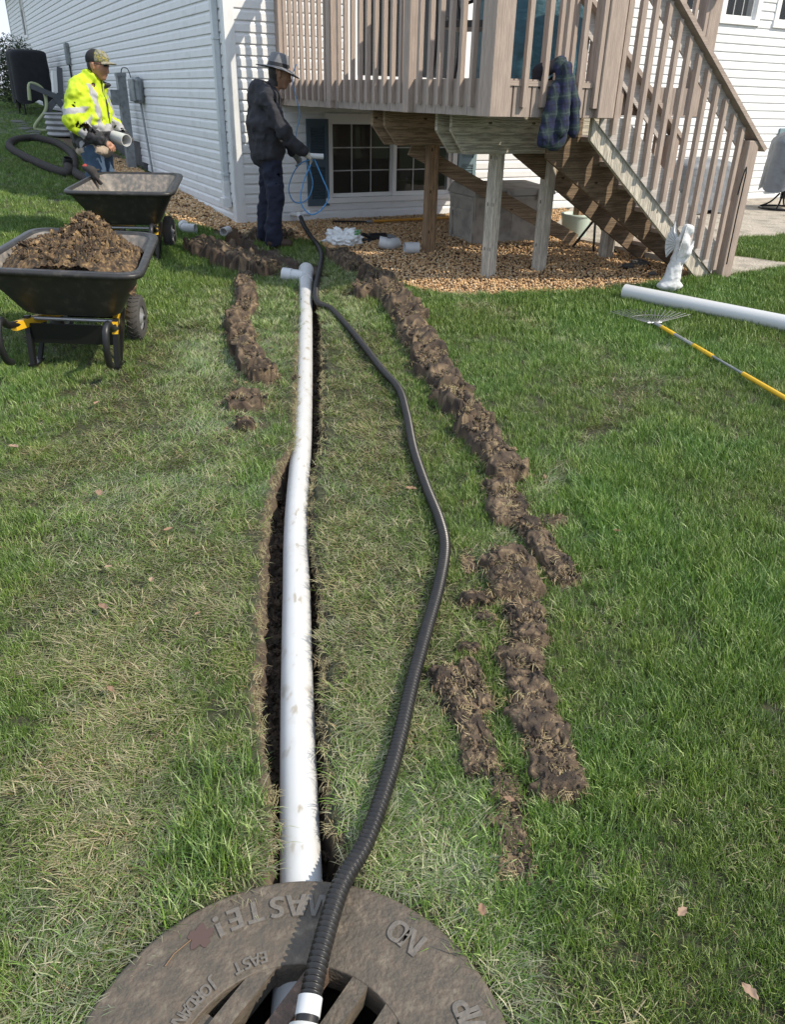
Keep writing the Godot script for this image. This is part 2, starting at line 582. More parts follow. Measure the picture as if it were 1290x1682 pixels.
	mat("earth", Color(1, 1, 1), 0.97, noise_tex("earth", 0.03, 5, [[0.0, 0.6], [0.5, 0.85], [1.0, 1.0]]), Vector3(1.5, 1.5, 1.5), null, true)
	mat("stone", Color(1, 1, 1), 0.85, null, Vector3.ONE, null, true)
	var blade := mat("blade", Color(1, 1, 1), 0.45, null, Vector3.ONE, null, true)
	blade.backlight_enabled = true
	blade.backlight = Color(0.5, 0.5, 0.4)
	mat("leaf", Color(1, 1, 1), 0.7, null, Vector3.ONE, null, true)
	mat("cloth", Color(1, 1, 1), 0.9, noise_tex("weave", 0.05, 3, [[0.0, 0.86], [1.0, 1.0]]), Vector3(5, 5, 5), cloth_n, true)
	mat("hi_vis", Color(1, 1, 1), 0.6, null, Vector3.ONE, null, true)
	mat("skin", Color(1, 1, 1), 0.55, null, Vector3.ONE, null, true)
	mat("leather", Color(0.075, 0.045, 0.028), 0.7, fine, Vector3(6, 6, 6))
	mat("felt", Color(0.22, 0.225, 0.24), 0.85, fine, Vector3(6, 6, 6))
	mat("dark_glass", Color(0.01, 0.01, 0.01), 0.1)
	mat("rope_blue", Color(0.08, 0.30, 0.62), 0.5)
	mat("plastic_bag", Color(0.80, 0.82, 0.82), 0.35)
	mat("bag_green", Color(0.05, 0.28, 0.06), 0.5)
	mat("resin_box", Color(0.46, 0.42, 0.365), 0.6, patch, Vector3(1, 1, 1))
	mat("bucket", Color(0.50, 0.60, 0.53), 0.5)
	mat("statue", Color(0.66, 0.67, 0.68), 0.55, film, Vector3(2, 2, 2))
	mat("tarp_grey", Color(0.20, 0.215, 0.235), 0.6, patch, Vector3(1.2, 1.2, 1.2), cloth_n)
	mat("tarp_black", Color(0.012, 0.013, 0.018), 0.8, patch, Vector3(1.2, 1.2, 1.2), cloth_n)
	mat("tarp_teal", Color(0.03, 0.105, 0.14), 0.55, patch, Vector3(1.2, 1.2, 1.2), cloth_n)
	mat("galvanized", Color(0.33, 0.33, 0.33), 0.45, patch, Vector3(1, 1, 1)).metallic = 0.4
	mat("grey_resin", Color(0.085, 0.09, 0.10), 0.6)
	mat("green_resin", Color(0.33, 0.37, 0.20), 0.6)
	mat("handle_orange", Color(0.55, 0.27, 0.04), 0.5)
	mat("white_matt", Color(0.74, 0.74, 0.72), 0.6)
	mat("bark", Color(0.12, 0.095, 0.08), 0.95)
	mat("twig", Color(1, 1, 1), 0.9, null, Vector3.ONE, null, true)
	mat("label_white", Color(0.75, 0.77, 0.80), 0.5)
	mat("label_blue", Color(0.04, 0.13, 0.42), 0.5)
	mat("fitting_grey", Color(0.50, 0.50, 0.48), 0.5)
	M.hi_vis.roughness = 0.65
	var g := mat("glass", Color(0.03, 0.035, 0.035), 0.02)
	g.transparency = BaseMaterial3D.TRANSPARENCY_ALPHA
	g.albedo_color.a = 0.12
	g.metallic_specular = 0.32


func lay_sod_list() -> void:   # where strips of turned sod lie: points along the strip, width, height, finer near the drain
	for s in [
		[[V(-0.359, -6.81), V(-0.19, -6.83)], 0.26, 0.11], [[V(-0.24, -7.35), V(-0.06, -6.7), V(0.10, -6.05)], 0.25, 0.14], [[V(0.08, -6.04), V(0.15, -5.6), V(0.25, -5.15)], 0.23, 0.12],
		[[V(0.20, -5.08), V(0.36, -4.55)], 0.23, 0.11], [[V(0.31, -4.54), V(0.48, -4.11)], 0.19, 0.10], [[V(0.43, -4.07), V(0.58, -3.50)], 0.19, 0.10],
		[[V(0.505, -3.40), V(0.54, -3.06)], 0.17, 0.065], [[V(0.60, -3.05), V(0.70, -2.63)], 0.115, 0.06], [[V(0.475, -2.78), V(0.49, -2.54)], 0.20, 0.085], [[V(0.285, -2.485), V(0.385, -2.51)], 0.065, 0.045],
		[[V(0.50, -2.45), V(0.495, -2.25)], 0.145, 0.062], [[V(0.455, -2.20), V(0.462, -1.95), V(0.50, -1.60)], 0.155, 0.055], [[V(0.19, -2.09), V(0.25, -1.88), V(0.285, -1.67)], 0.11, 0.042], [[V(0.272, -2.12), V(0.315, -1.93)], 0.06, 0.04], [[V(0.345, -1.65), V(0.345, -1.5), V(0.338, -1.35)], 0.095, 0.024],
		[[V(-2.06, -8.36), V(-1.6, -7.8), V(-1.22, -7.42)], 0.34, 0.15], [[V(-1.38, -7.15), V(-1.27, -6.6), V(-1.19, -6.22)], 0.16, 0.10], [[V(-1.20, -6.2), V(-1.22, -5.92), V(-1.10, -5.55)], 0.17, 0.10], [[V(-1.10, -5.45), V(-0.97, -5.05), V(-0.83, -4.76)], 0.18, 0.11], [[V(-0.96, -4.33), V(-0.80, -4.35)], 0.17, 0.09], [[V(-0.86, -4.03), V(-0.79, -4.04)], 0.085, 0.06],
		[[V(0.318, -2.78), V(0.312, -2.70)], 0.06, 0.035], [[V(0.69, -3.10), V(0.77, -3.11)], 0.10, 0.025], [[V(0.26, -2.215), V(0.305, -2.205)], 0.04, 0.03], [[V(0.33, -2.39), V(0.385, -2.387)], 0.045, 0.03],
		[[V(-1.62, -9.05), V(-1.2, -8.95)], 0.24, 0.10], [[V(-0.62, -8.25), V(-0.38, -7.6)], 0.24, 0.10]]:
		sods.append(s)


func turned(p: Vector2) -> float:   # distance to the nearest sod strip, less its half width
	var best := 9.0
	for s in sods:
		for i in s[0].size() - 1:
			best = minf(best, Geometry2D.get_closest_point_to_segment(p, s[0][i], s[0][i + 1]).distance_to(p) - s[1] * 0.42)
	return best


func torn(x: float, z: float) -> float:   # above 0 where the ground by the house is dug up and trodden bare
	var best := 9.0
	for i in BRANCH.size() - 1:
		best = minf(best, Geometry2D.get_closest_point_to_segment(Vector2(x, z), BRANCH[i], BRANCH[i + 1]).distance_to(Vector2(x, z)))
	return 0.20 + 0.22 * lumps.get_noise_2d(x * 3.0, z * 3.0) - best


func worn(x: float, z: float) -> float:   # where feet and barrows have flattened and bleached the lawn
	var n := 0.5 * lumps.get_noise_2d(x * 0.9 + 7.0, z * 0.9) + 0.5 * lumps.get_noise_2d(x * 3.0, z * 3.0 + 9.0)
	var a := 0.0
	a = maxf(a, 1.2 - absf(x + 0.45 - 0.21 * maxf(z, -3.4)) / (0.24 + 0.26 * clampf(-z - 1.7, 0.0, 2.0)) - maxf(0.0, (-z - 6.0) * 0.4))     # path worn left of the trench
	a = maxf(a, (1.15 - absf(x + 0.10 - 0.085 * (z + 2.0)) / 0.42) * (0.95 if z < -1.2 else 0.5))    # between trench and hose
	a = maxf(a, 0.6 - absf(x - 0.28 - 0.02 * z) / 0.3 if z > -1.75 else 0.0)
	a = maxf(a, 0.75 - absf((x - 1.25) * 0.86 + (z + 4.3) * 0.5) / 0.20 - maxf(0.0, absf(x - 1.35) - 0.7))   # wheel track on the right
	a = maxf(a, 0.62 - absf(x - 1.3 - (z + 5.6) * 0.6) / 0.5 if z < -4.6 else 0.0)
	return clampf(a * 1.25 + n * 0.75, 0.0, 1.0)


func lawn_at(p: Vector2) -> bool:
	if p.distance_to(GRATE) < GRATE_R + 0.012 or inside(p, GRAVEL):
		return false
	if p.x > 1.9 and (inside(p, PATIO) or inside(p, WALK)):
		return false
	var q := Vector3(p.x - CORNER.x, 0, p.y - CORNER.z)
	return not (q.x * sin(TURN) + q.z * cos(TURN) < 0.05 and q.x * cos(TURN) - q.z * sin(TURN) > -0.05)


func lines(spans: Array) -> PackedFloat32Array:   # [from, to, step] runs joined
	var out := PackedFloat32Array()
	for s in spans:
		var n := maxi(1, roundi(absf(s[1] - s[0]) / s[2]))
		for i in n:
			out.append(lerpf(s[0], s[1], float(i) / n))
	out.append(spans[-1][1])
	return out


func make_ground() -> void:
	var xs := lines([[-160.0, -30.0, 20.0], [-30.0, -14.0, 2.0], [-14.0, -2.8, 0.35], [-2.8, -1.15, 0.03], [-1.15, 0.0, 0.0115], [0.0, 0.4, 0.05], [0.4, 14.0, 0.4], [14.0, 30.0, 2.0], [30.0, 160.0, 20.0]])
	var zs := lines([[-200.0, -60.0, 20.0], [-60.0, -28.0, 3.0], [-28.0, -9.7, 0.35], [-9.7, -7.2, 0.03], [-7.2, -3.0, 0.025], [-3.0, -1.1, 0.016], [-1.1, -0.2, 0.05], [-0.2, 6.0, 0.5], [6.0, 60.0, 9.0]])
	var g := Geo.new()
	var thatch := Color(0.058, 0.060, 0.028)
	var green := Color(0.08, 0.125, 0.035)
	var dirt := Color(0.105, 0.078, 0.056)
	g.grid(xs.size(), zs.size(), func(i: int, j: int) -> Array:
		var x := xs[i]
		var z := zs[zs.size() - 1 - j]
		var y := soft_ground(x, z)
		var col := green if absf(x) > 9.0 or z > 0.3 or z < -16.0 else thatch
		if x > -2.9 and x < 0.2 and z < -1.0 and z > -9.8:
			var d := dug(x, z)
			if d > 0.0:
				y -= (0.185 + 0.035 * lumps.get_noise_2d(x * 14.0, z * 14.0)) * d
				y += 0.02 * d * lumps.get_noise_2d(x * 45.0, z * 45.0)
				var t := lumps.get_noise_2d(x * 22.0, z * 22.0)
				col = dirt.lerp(Color(0.20, 0.148, 0.10), clampf(0.3 + t, 0.0, 1.0))   # patches of clay in the soil
			elif turned(Vector2(x, z)) < 0.05 or (z < -7.3 and torn(x, z) > -0.02):
				col = dirt
		var off := Vector2(x, z).distance_to(GRATE)
		if off < GRATE_R - 0.05:
			y -= 1.0
			col = Color(0.09, 0.10, 0.06)
		if inside(Vector2(x, z), GRAVEL):
			col = Color(0.16, 0.105, 0.065)
		return [Vector3(x, y, z), col])
	struct("ground", g, M.earth)


func make_gravel() -> void:
	var rocks := []
	for i in 4:
		rocks.append(rock(20 + i, 1, 0.28, Vector3(1.0, 0.6, 0.86)).mesh())
	var xf := [[], [], [], []]
	var cl := [[], [], [], []]
	var tones := [Color(0.60, 0.39, 0.19), Color(0.54, 0.33, 0.155), Color(0.64, 0.45, 0.25), Color(0.47, 0.28, 0.14), Color(0.64, 0.50, 0.33), Color(0.58, 0.38, 0.20)]
	var n := 0
	for k in 150000:
		var p := Vector2(rng.randf_range(-5.4, 3.3), rng.randf_range(-15.0, -6.8))
		if not inside(p, GRAVEL):
			continue
		var q := Vector3(p.x - CORNER.x, 0, p.y - CORNER.z)
		var out := q.x * sin(TURN) + q.z * cos(TURN)
		var u := q.x * cos(TURN) - q.z * sin(TURN)
		if (u < 0.4 or out < 0.0) and rng.randf() < 0.45:
			continue
		var big := 1.6 if u < 0.5 or out < 0.0 else 1.0
		var r := rng.randf_range(0.0065, 0.0125) * big
		var y := soft_ground(p.x, p.y) + 0.004 + rng.randf() * 0.022
		if dug(p.x, p.y) > 0.1:
			continue
		n += 1
		var b := Basis(Vector3(rng.randfn(), rng.randfn(), rng.randfn()).normalized(), rng.randf() * TAU).scaled(Vector3(r, r * rng.randf_range(0.8, 1.1), r * rng.randf_range(0.8, 1.25)))
		var c: Color = tones[rng.randi() % 6]
		xf[n % 4].append(Transform3D(b, Vector3(p.x, y, p.y)))
		cl[n % 4].append(c * rng.randf_range(0.75, 1.15))
	var bed := thing("gravel_bed", "tan and brown river gravel spread under the deck and along the house", "gravel")
	bed.set_meta("kind", "stuff")
	for i in 4:
		many(bed, "pebbles", rocks[i], M.stone, xf[i], cl[i])
	# concrete patio with its joints, and the walk that leaves it
	var slab := struct("patio", flat(PATIO, 0.40, 0.12), M.patio)
	slab.name = "patio"
	struct("walk", flat(WALK, 0.345, 0.1), M.patio)


func flat(poly: Array, top: float, thick: float) -> Geo:
	var g := Geo.new()
	var p := PackedVector2Array()
	for q in poly:
		p.append(Vector2(q.x, -q.y))
	g.prism(p, thick, Transform3D(Basis(Vector3.RIGHT, Vector3.FORWARD, Vector3.UP), Vector3(0, top - thick, 0)))
	return g


func rock(seed_: int, sub: int, rough: float, stretch := Vector3.ONE, col := Color.WHITE, freq := 1.3) -> Geo:
	var n := FastNoiseLite.new()
	n.seed = seed_
	n.frequency = freq
	n.fractal_octaves = 3
	var t := (1.0 + sqrt(5.0)) / 2.0
	var pts := [Vector3(-1, t, 0), Vector3(1, t, 0), Vector3(-1, -t, 0), Vector3(1, -t, 0), Vector3(0, -1, t), Vector3(0, 1, t), Vector3(0, -1, -t), Vector3(0, 1, -t), Vector3(t, 0, -1), Vector3(t, 0, 1), Vector3(-t, 0, -1), Vector3(-t, 0, 1)]
	var f := [0, 11, 5, 0, 5, 1, 0, 1, 7, 0, 7, 10, 0, 10, 11, 1, 5, 9, 5, 11, 4, 11, 10, 2, 10, 7, 6, 7, 1, 8, 3, 9, 4, 3, 4, 2, 3, 2, 6, 3, 6, 8, 3, 8, 9, 4, 9, 5, 2, 4, 11, 6, 2, 10, 8, 6, 7, 9, 8, 1]
	for s in sub:
		var seen := {}
		var f2 := []
		for i in range(0, f.size(), 3):
			var m := []
			for e in 3:
				var a: int = f[i + e]
				var b: int = f[i + (e + 1) % 3]
				var key := Vector2i(mini(a, b), maxi(a, b))
				if not seen.has(key):
					seen[key] = pts.size()
					pts.append((pts[a].normalized() + pts[b].normalized()) / 2.0)
				m.append(seen[key])
			f2.append_array([f[i], m[0], m[2], f[i + 1], m[1], m[0], f[i + 2], m[2], m[1], m[0], m[1], m[2]])
		f = f2
	var g := Geo.new()
	for p in pts:
		var d: Vector3 = p.normalized()
		g.vert(d * stretch * (1.0 + rough * 2.0 * n.get_noise_3dv(d)), col)
	for i in range(0, f.size(), 3):
		g.face(f[i], f[i + 1], f[i + 2])
	return g


func tuft(seed_: int, blades: int, spread: float, tall: Vector2, wide: float, lean: Vector2, tones: Array, along := Vector2.ZERO) -> Mesh:
	var r := RandomNumberGenerator.new()
	r.seed = seed_
	var g := Geo.new()
	for b in blades:
		var o := Vector3(r.randf_range(-1, 1), 0, r.randf_range(-1, 1)) * spread
		var a := r.randf() * TAU
		var dir := Vector3(cos(a), 0, sin(a))
		if along != Vector2.ZERO:
			dir = (Vector3(along.x, 0, along.y) + dir * 0.55).normalized()
		var h := r.randf_range(tall.x, tall.y)
		var tilt := r.randf_range(lean.x, lean.y)
		var twist := dir.rotated(Vector3.UP, PI / 2 + r.randf_range(-0.7, 0.7)) * wide * r.randf_range(0.7, 1.3) * 0.5
		var straight := smoothstep(0.8, 1.0, tilt)
		var mid := o + dir * h * 0.45 * sin(tilt * lerpf(0.7, 0.92, straight)) + Vector3.UP * h * 0.52 * cos(tilt * lerpf(0.7, 0.92, straight))
		var tip := mid + dir * h * 0.5 * sin(tilt * lerpf(1.35, 1.06, straight)) + Vector3.UP * h * 0.5 * cos(minf(tilt * lerpf(1.35, 1.06, straight), 1.66)) + twist * r.randfn() * 2.0
		var base := o - Vector3.UP * 0.004
		var c: Color = tones[r.randi() % tones.size()] * r.randf_range(0.75, 1.25)
		var i := g.vert(base - twist, c)
		g.vert(base + twist, c)
		g.vert(mid - twist * 0.85, c)
		g.vert(mid + twist * 0.85, c)
		g.vert(tip, c)
		g.face(i, i + 1, i + 3)
		g.face(i, i + 3, i + 2)
		g.face(i + 2, i + 3, i + 4)
	return g.mesh()


func make_grass() -> void:
	var fresh := [Color(0.110, 0.192, 0.030), Color(0.150, 0.240, 0.046), Color(0.066, 0.130, 0.021), Color(0.30, 0.39, 0.15), Color(0.120, 0.210, 0.031)]
	var pale := [Color(0.27, 0.30, 0.155), Color(0.21, 0.25, 0.105), Color(0.37, 0.375, 0.23), Color(0.15, 0.20, 0.065), Color(0.39, 0.36, 0.235)]
	var straw := [Color(0.33, 0.27, 0.16), Color(0.26, 0.20, 0.11), Color(0.20, 0.20, 0.09), Color(0.40, 0.34, 0.21)]
	var kinds := []      # lush, worn, straw, far lush, far worn
	for i in 3:
		kinds.append(tuft(100 + i, 22, 0.034, Vector2(0.030, 0.060), 0.0025, Vector2(0.1, 0.95), fresh))
	for i in 3:
		kinds.append(tuft(200 + i, 20, 0.038, Vector2(0.032, 0.070), 0.0025, Vector2(0.95, 1.5), pale + fresh.slice(0, 2), [Vector2(0.9, 0.4), Vector2(0.3, 1.0), Vector2.ZERO][i]))
	kinds.append(tuft(300, 13, 0.036, Vector2(0.02, 0.045), 0.0023, Vector2(1.1, 1.6), straw))
	for i in 2:
		kinds.append(tuft(400 + i, 26, 0.06, Vector2(0.04, 0.072), 0.0046, Vector2(0.1, 0.8), fresh))
	kinds.append(tuft(500, 26, 0.06, Vector2(0.04, 0.07), 0.0046, Vector2(0.6, 1.4), pale + fresh.slice(0, 2)))
	kinds.append(tuft(600, 14, 0.025, Vector2(0.07, 0.12), 0.003, Vector2(0.2, 1.0), fresh))
	var xf := []
	var cl := []
	for k in kinds:
		xf.append([])
		cl.append([])
	var bands := [[-0.75, -2.2, -1.35, 1.35, 2300.0], [-2.2, -3.8, -2.4, 2.1, 1650.0], [-3.8, -5.8, -3.4, 3.1, 1080.0], [-5.8, -9.6, -5.6, 5.2, 680.0], [-9.6, -17.0, -9.5, -1.8, 240.0], [-17.0, -30.0, -17.0, -6.0, 60.0], [-8.0, -10.2, 3.4, 6.5, 700.0]]
	for b in bands:
		var count := int(absf((b[1] - b[0]) * (b[3] - b[2])) * b[4])
		var far: bool = b[0] < -5.0
		for i in count:
			var z := rng.randf_range(b[1], b[0])
			var x := rng.randf_range(b[2], b[3])
			if absf(x) > 0.62 * (-z) + 1.0 and z > -9.0:
				continue
			var p := Vector2(x, z)
			if not lawn_at(p):
				continue
			if x > -2.9 and x < 0.1 and z > -9.8:
				if maxf(dug(x, z), maxf(dug(x + 0.022, z), dug(x - 0.03, z))) > 0.02:
					continue
				if z < -7.3 and torn(x, z) > 0.0:
					continue
			var sod := turned(p)
			if sod < 0.0:
				continue
			var w := worn(x, z) if z > -9.5 else 0.15
			if x < 0.6 and z > -8.0:
				w = clampf(w * 1.1 + 0.10, 0.0, 0.97)
			var n := lumps.get_noise_2d(x * 0.55 + 31.0, z * 0.55)
			var n2 := lumps.get_noise_2d(x * 4.0, z * 4.0 + 77.0)
			var k := 0
			if far:
				k = 9 if rng.randf() < w * 0.95 else 7 + rng.randi() % 2
			else:
				var roll := rng.randf()
				k = (6 if roll < 0.08 + 0.16 * w else 3 + rng.randi() % 3) if rng.randf() < w else rng.randi() % 3
				if k < 3 and rng.randf() < 0.05:
					k = 6
			if z > -1.75 and x > -0.62 and x < -0.27 and k < 3 and rng.randf() < 0.6:
				k = 10
			var grow := rng.randf_range(0.75, 1.2) * (1.0 + 0.25 * n2) * (1.0 if k >= 3 else 1.0 + 0.35 * clampf(n * 2.0, -0.5, 1.0))
			if k in [0, 1, 2, 7, 8] and x < 0.9:
				grow *= 0.82
			var basis := Basis(Vector3.UP, rng.randf() * TAU if not (k in [3, 4]) else rng.randfn() * 0.6 + n * 3.0)
			basis = basis.scaled(Vector3(1, 1, 1) * grow)
			var tint := Color(1.0 + 0.30 * n2 - 0.15 * n, 1.0 + 0.18 * n2, 1.0 + 0.1 * n2) * (1.0 + 0.16 * n)
			xf[k].append(Transform3D(basis, Vector3(x, soft_ground(x, z), z)))
			cl[k].append(tint)
	var lawn := thing("lawn_grass", "short green lawn grass with pale flattened patches around the trench", "grass")
	lawn.set_meta("kind", "stuff")
	for k in kinds.size():
		if xf[k].size():
			many(lawn, "grass_blades", kinds[k], M.blade, xf[k], cl[k])


func course(length: float, high := 0.109) -> Geo:   # one run of dutch-lap siding, butt at the bottom
	var g := Geo.new()
	var prof := [Vector2(0.0, 0.0), Vector2(0.0, 0.017), Vector2(0.004, 0.0185), Vector2(high * 0.62, 0.0165), Vector2(high * 0.70, 0.014), Vector2(high * 0.88, 0.0045), Vector2(high + 0.006, 0.003)]
	for i in prof.size() - 1:
		var a: Vector2 = prof[i]
		var b: Vector2 = prof[i + 1]
		g.quad(Vector3(0, a.x, a.y), Vector3(length, a.x, a.y), Vector3(length, b.x, b.y), Vector3(0, b.x, b.y))
	for x in [0.0, length]:
		var n := 1 if x > 0.0 else -1
		for i in range(1, prof.size() - 2):
			var p := [Vector3(x, prof[1].x, 0), Vector3(x, prof[i].x, prof[i].y), Vector3(x, prof[i + 1].x, prof[i + 1].y)]
			if n < 0:
				g.tri(p[0], p[1], p[2])
			else:
				g.tri(p[0], p[2], p[1])
	return g


func side_up(wall: Node3D, from: float, to: float, low: Callable, top: float, holes: Array, seed_: int) -> void:
	var r := RandomNumberGenerator.new()
	r.seed = seed_
	var step := 0.109
	var cache := {}
	for k in int(top / step):
		var y := k * step
		var cuts := []
		var x := from - (r.randf() * 3.66 if k % 2 == 0 else 1.2 + r.randf() * 1.2)
		while x < to:
			cuts.append([maxf(x, from), minf(x + 3.66, to)])
			x += 3.66
		var n := 0
		for c in cuts:
			n += 1
			var runs := [[c[0], c[1]]]
			for h in holes:    # [x0, x1, y0, y1]
				if y + step * 0.5 < h[2] or y + step * 0.5 > h[3]:
					continue
				var next := []
				for s in runs:
					if h[1] <= s[0] or h[0] >= s[1]:
						next.append(s)
						continue
					if h[0] > s[0]:
						next.append([s[0], h[0]])
					if h[1] < s[1]:
						next.append([h[1], s[1]])
				runs = next
			for s in runs:
				var l: float = s[1] - s[0]
				if l < 0.04 or low.call((s[0] + s[1]) / 2.0) > y + 0.05:
					continue
				var key := snappedf(l, 0.002)
				if not cache.has(key):
					cache[key] = course(l - 0.0015).mesh()
				part(wall, "siding_panel", cache[key], M.vinyl, Transform3D(Basis(), Vector3(s[0], y, 0.0016 * (n % 2))))


func slab_around(g: Geo, x0: float, x1: float, y0: float, y1: float, holes: Array, z0: float, z1: float) -> void:
	var ys := [y0, y1]
	for h in holes:
		ys.append(clampf(h[2], y0, y1))
		ys.append(clampf(h[3], y0, y1))
	ys.sort()
	for i in ys.size() - 1:
		if ys[i + 1] - ys[i] < 0.001:
			continue
		var mid: float = (ys[i] + ys[i + 1]) / 2.0
		var xs := [x0]
		var here := holes.filter(func(h): return h[2] < mid and h[3] > mid)
		here.sort_custom(func(a, b): return a[0] < b[0])
		for h in here:
			xs.append(h[0])
			xs.append(h[1])
		xs.append(x1)
		for k in range(0, xs.size(), 2):
			if xs[k + 1] - xs[k] > 0.001:
				g.box(Vector3((xs[k] + xs[k + 1]) / 2.0, mid, (z0 + z1) / 2.0), Vector3(xs[k + 1] - xs[k], ys[i + 1] - ys[i], z1 - z0))


func sash(parent: Node3D, called: String, x0: float, x1: float, y0: float, y1: float, z: float, fr: float, nx: int, ny: int, back: Material) -> MeshInstance3D:   # a framed pane with its bars
	var g := Geo.new()
	g.box(Vector3((x0 + x1) / 2, y0 + fr / 2, z), Vector3(x1 - x0, fr, 0.03))
	g.box(Vector3((x0 + x1) / 2, y1 - fr / 2, z), Vector3(x1 - x0, fr, 0.03))
	g.box(Vector3(x0 + fr / 2, (y0 + y1) / 2, z), Vector3(fr, y1 - y0 - fr * 2, 0.03))
	g.box(Vector3(x1 - fr / 2, (y0 + y1) / 2, z), Vector3(fr, y1 - y0 - fr * 2, 0.03))
	var o := part(parent, called, g, M.window_white)
	var p := Geo.new()
	p.box(Vector3((x0 + x1) / 2, (y0 + y1) / 2, z), Vector3(x1 - x0 - fr * 2, y1 - y0 - fr * 2, 0.006))
	part(o, "pane", p, back)
	for i in range(1, nx):
		var b := Geo.new()
		b.box(Vector3(lerpf(x0 + fr, x1 - fr, float(i) / nx), (y0 + y1) / 2, z - 0.008), Vector3(0.013, y1 - y0 - fr * 2, 0.006))
		part(o, "glazing_bar", b, M.window_white)
	for i in range(1, ny):
		var b := Geo.new()
		b.box(Vector3((x0 + x1) / 2, lerpf(y0 + fr, y1 - fr, float(i) / ny), z - 0.0085), Vector3(x1 - x0 - fr * 2, 0.013, 0.005))
		part(o, "glazing_bar", b, M.window_white)
	return o


func shutter(parent: Node3D, x0: float, x1: float, y0: float, y1: float, m: Material) -> void:
	var g := Geo.new()
	var f := 0.05
	g.box(Vector3((x0 + x1) / 2, (y0 + y1) / 2, 0.023), Vector3(x1 - x0, y1 - y0, 0.008))
	g.box(Vector3(x0 + f / 2, (y0 + y1) / 2, 0.036), Vector3(f, y1 - y0, 0.018))
	g.box(Vector3(x1 - f / 2, (y0 + y1) / 2, 0.036), Vector3(f, y1 - y0, 0.018))
	for y in [y0 + f * 0.75, y1 - f * 0.75, (y0 + y1) / 2]:
		g.box(Vector3((x0 + x1) / 2, y, 0.0355), Vector3(x1 - x0 - f * 2, f * 1.5, 0.017))
	var o := part(parent, "shutter", g, m)
	var slat := Geo.new()
	slat.box(Vector3.ZERO, Vector3(x1 - x0 - f * 2, 0.028, 0.006), Basis(Vector3.RIGHT, 0.6))
	var sm := slat.mesh()
	var y := y0 + f * 1.5 + 0.02
	while y < y1 - f * 1.5 - 0.01:
		if absf(y - (y0 + y1) / 2) > f * 0.9:
			part(o, "slat", sm, m, Transform3D(Basis(), Vector3((x0 + x1) / 2, y, 0.034)))
		y += 0.03


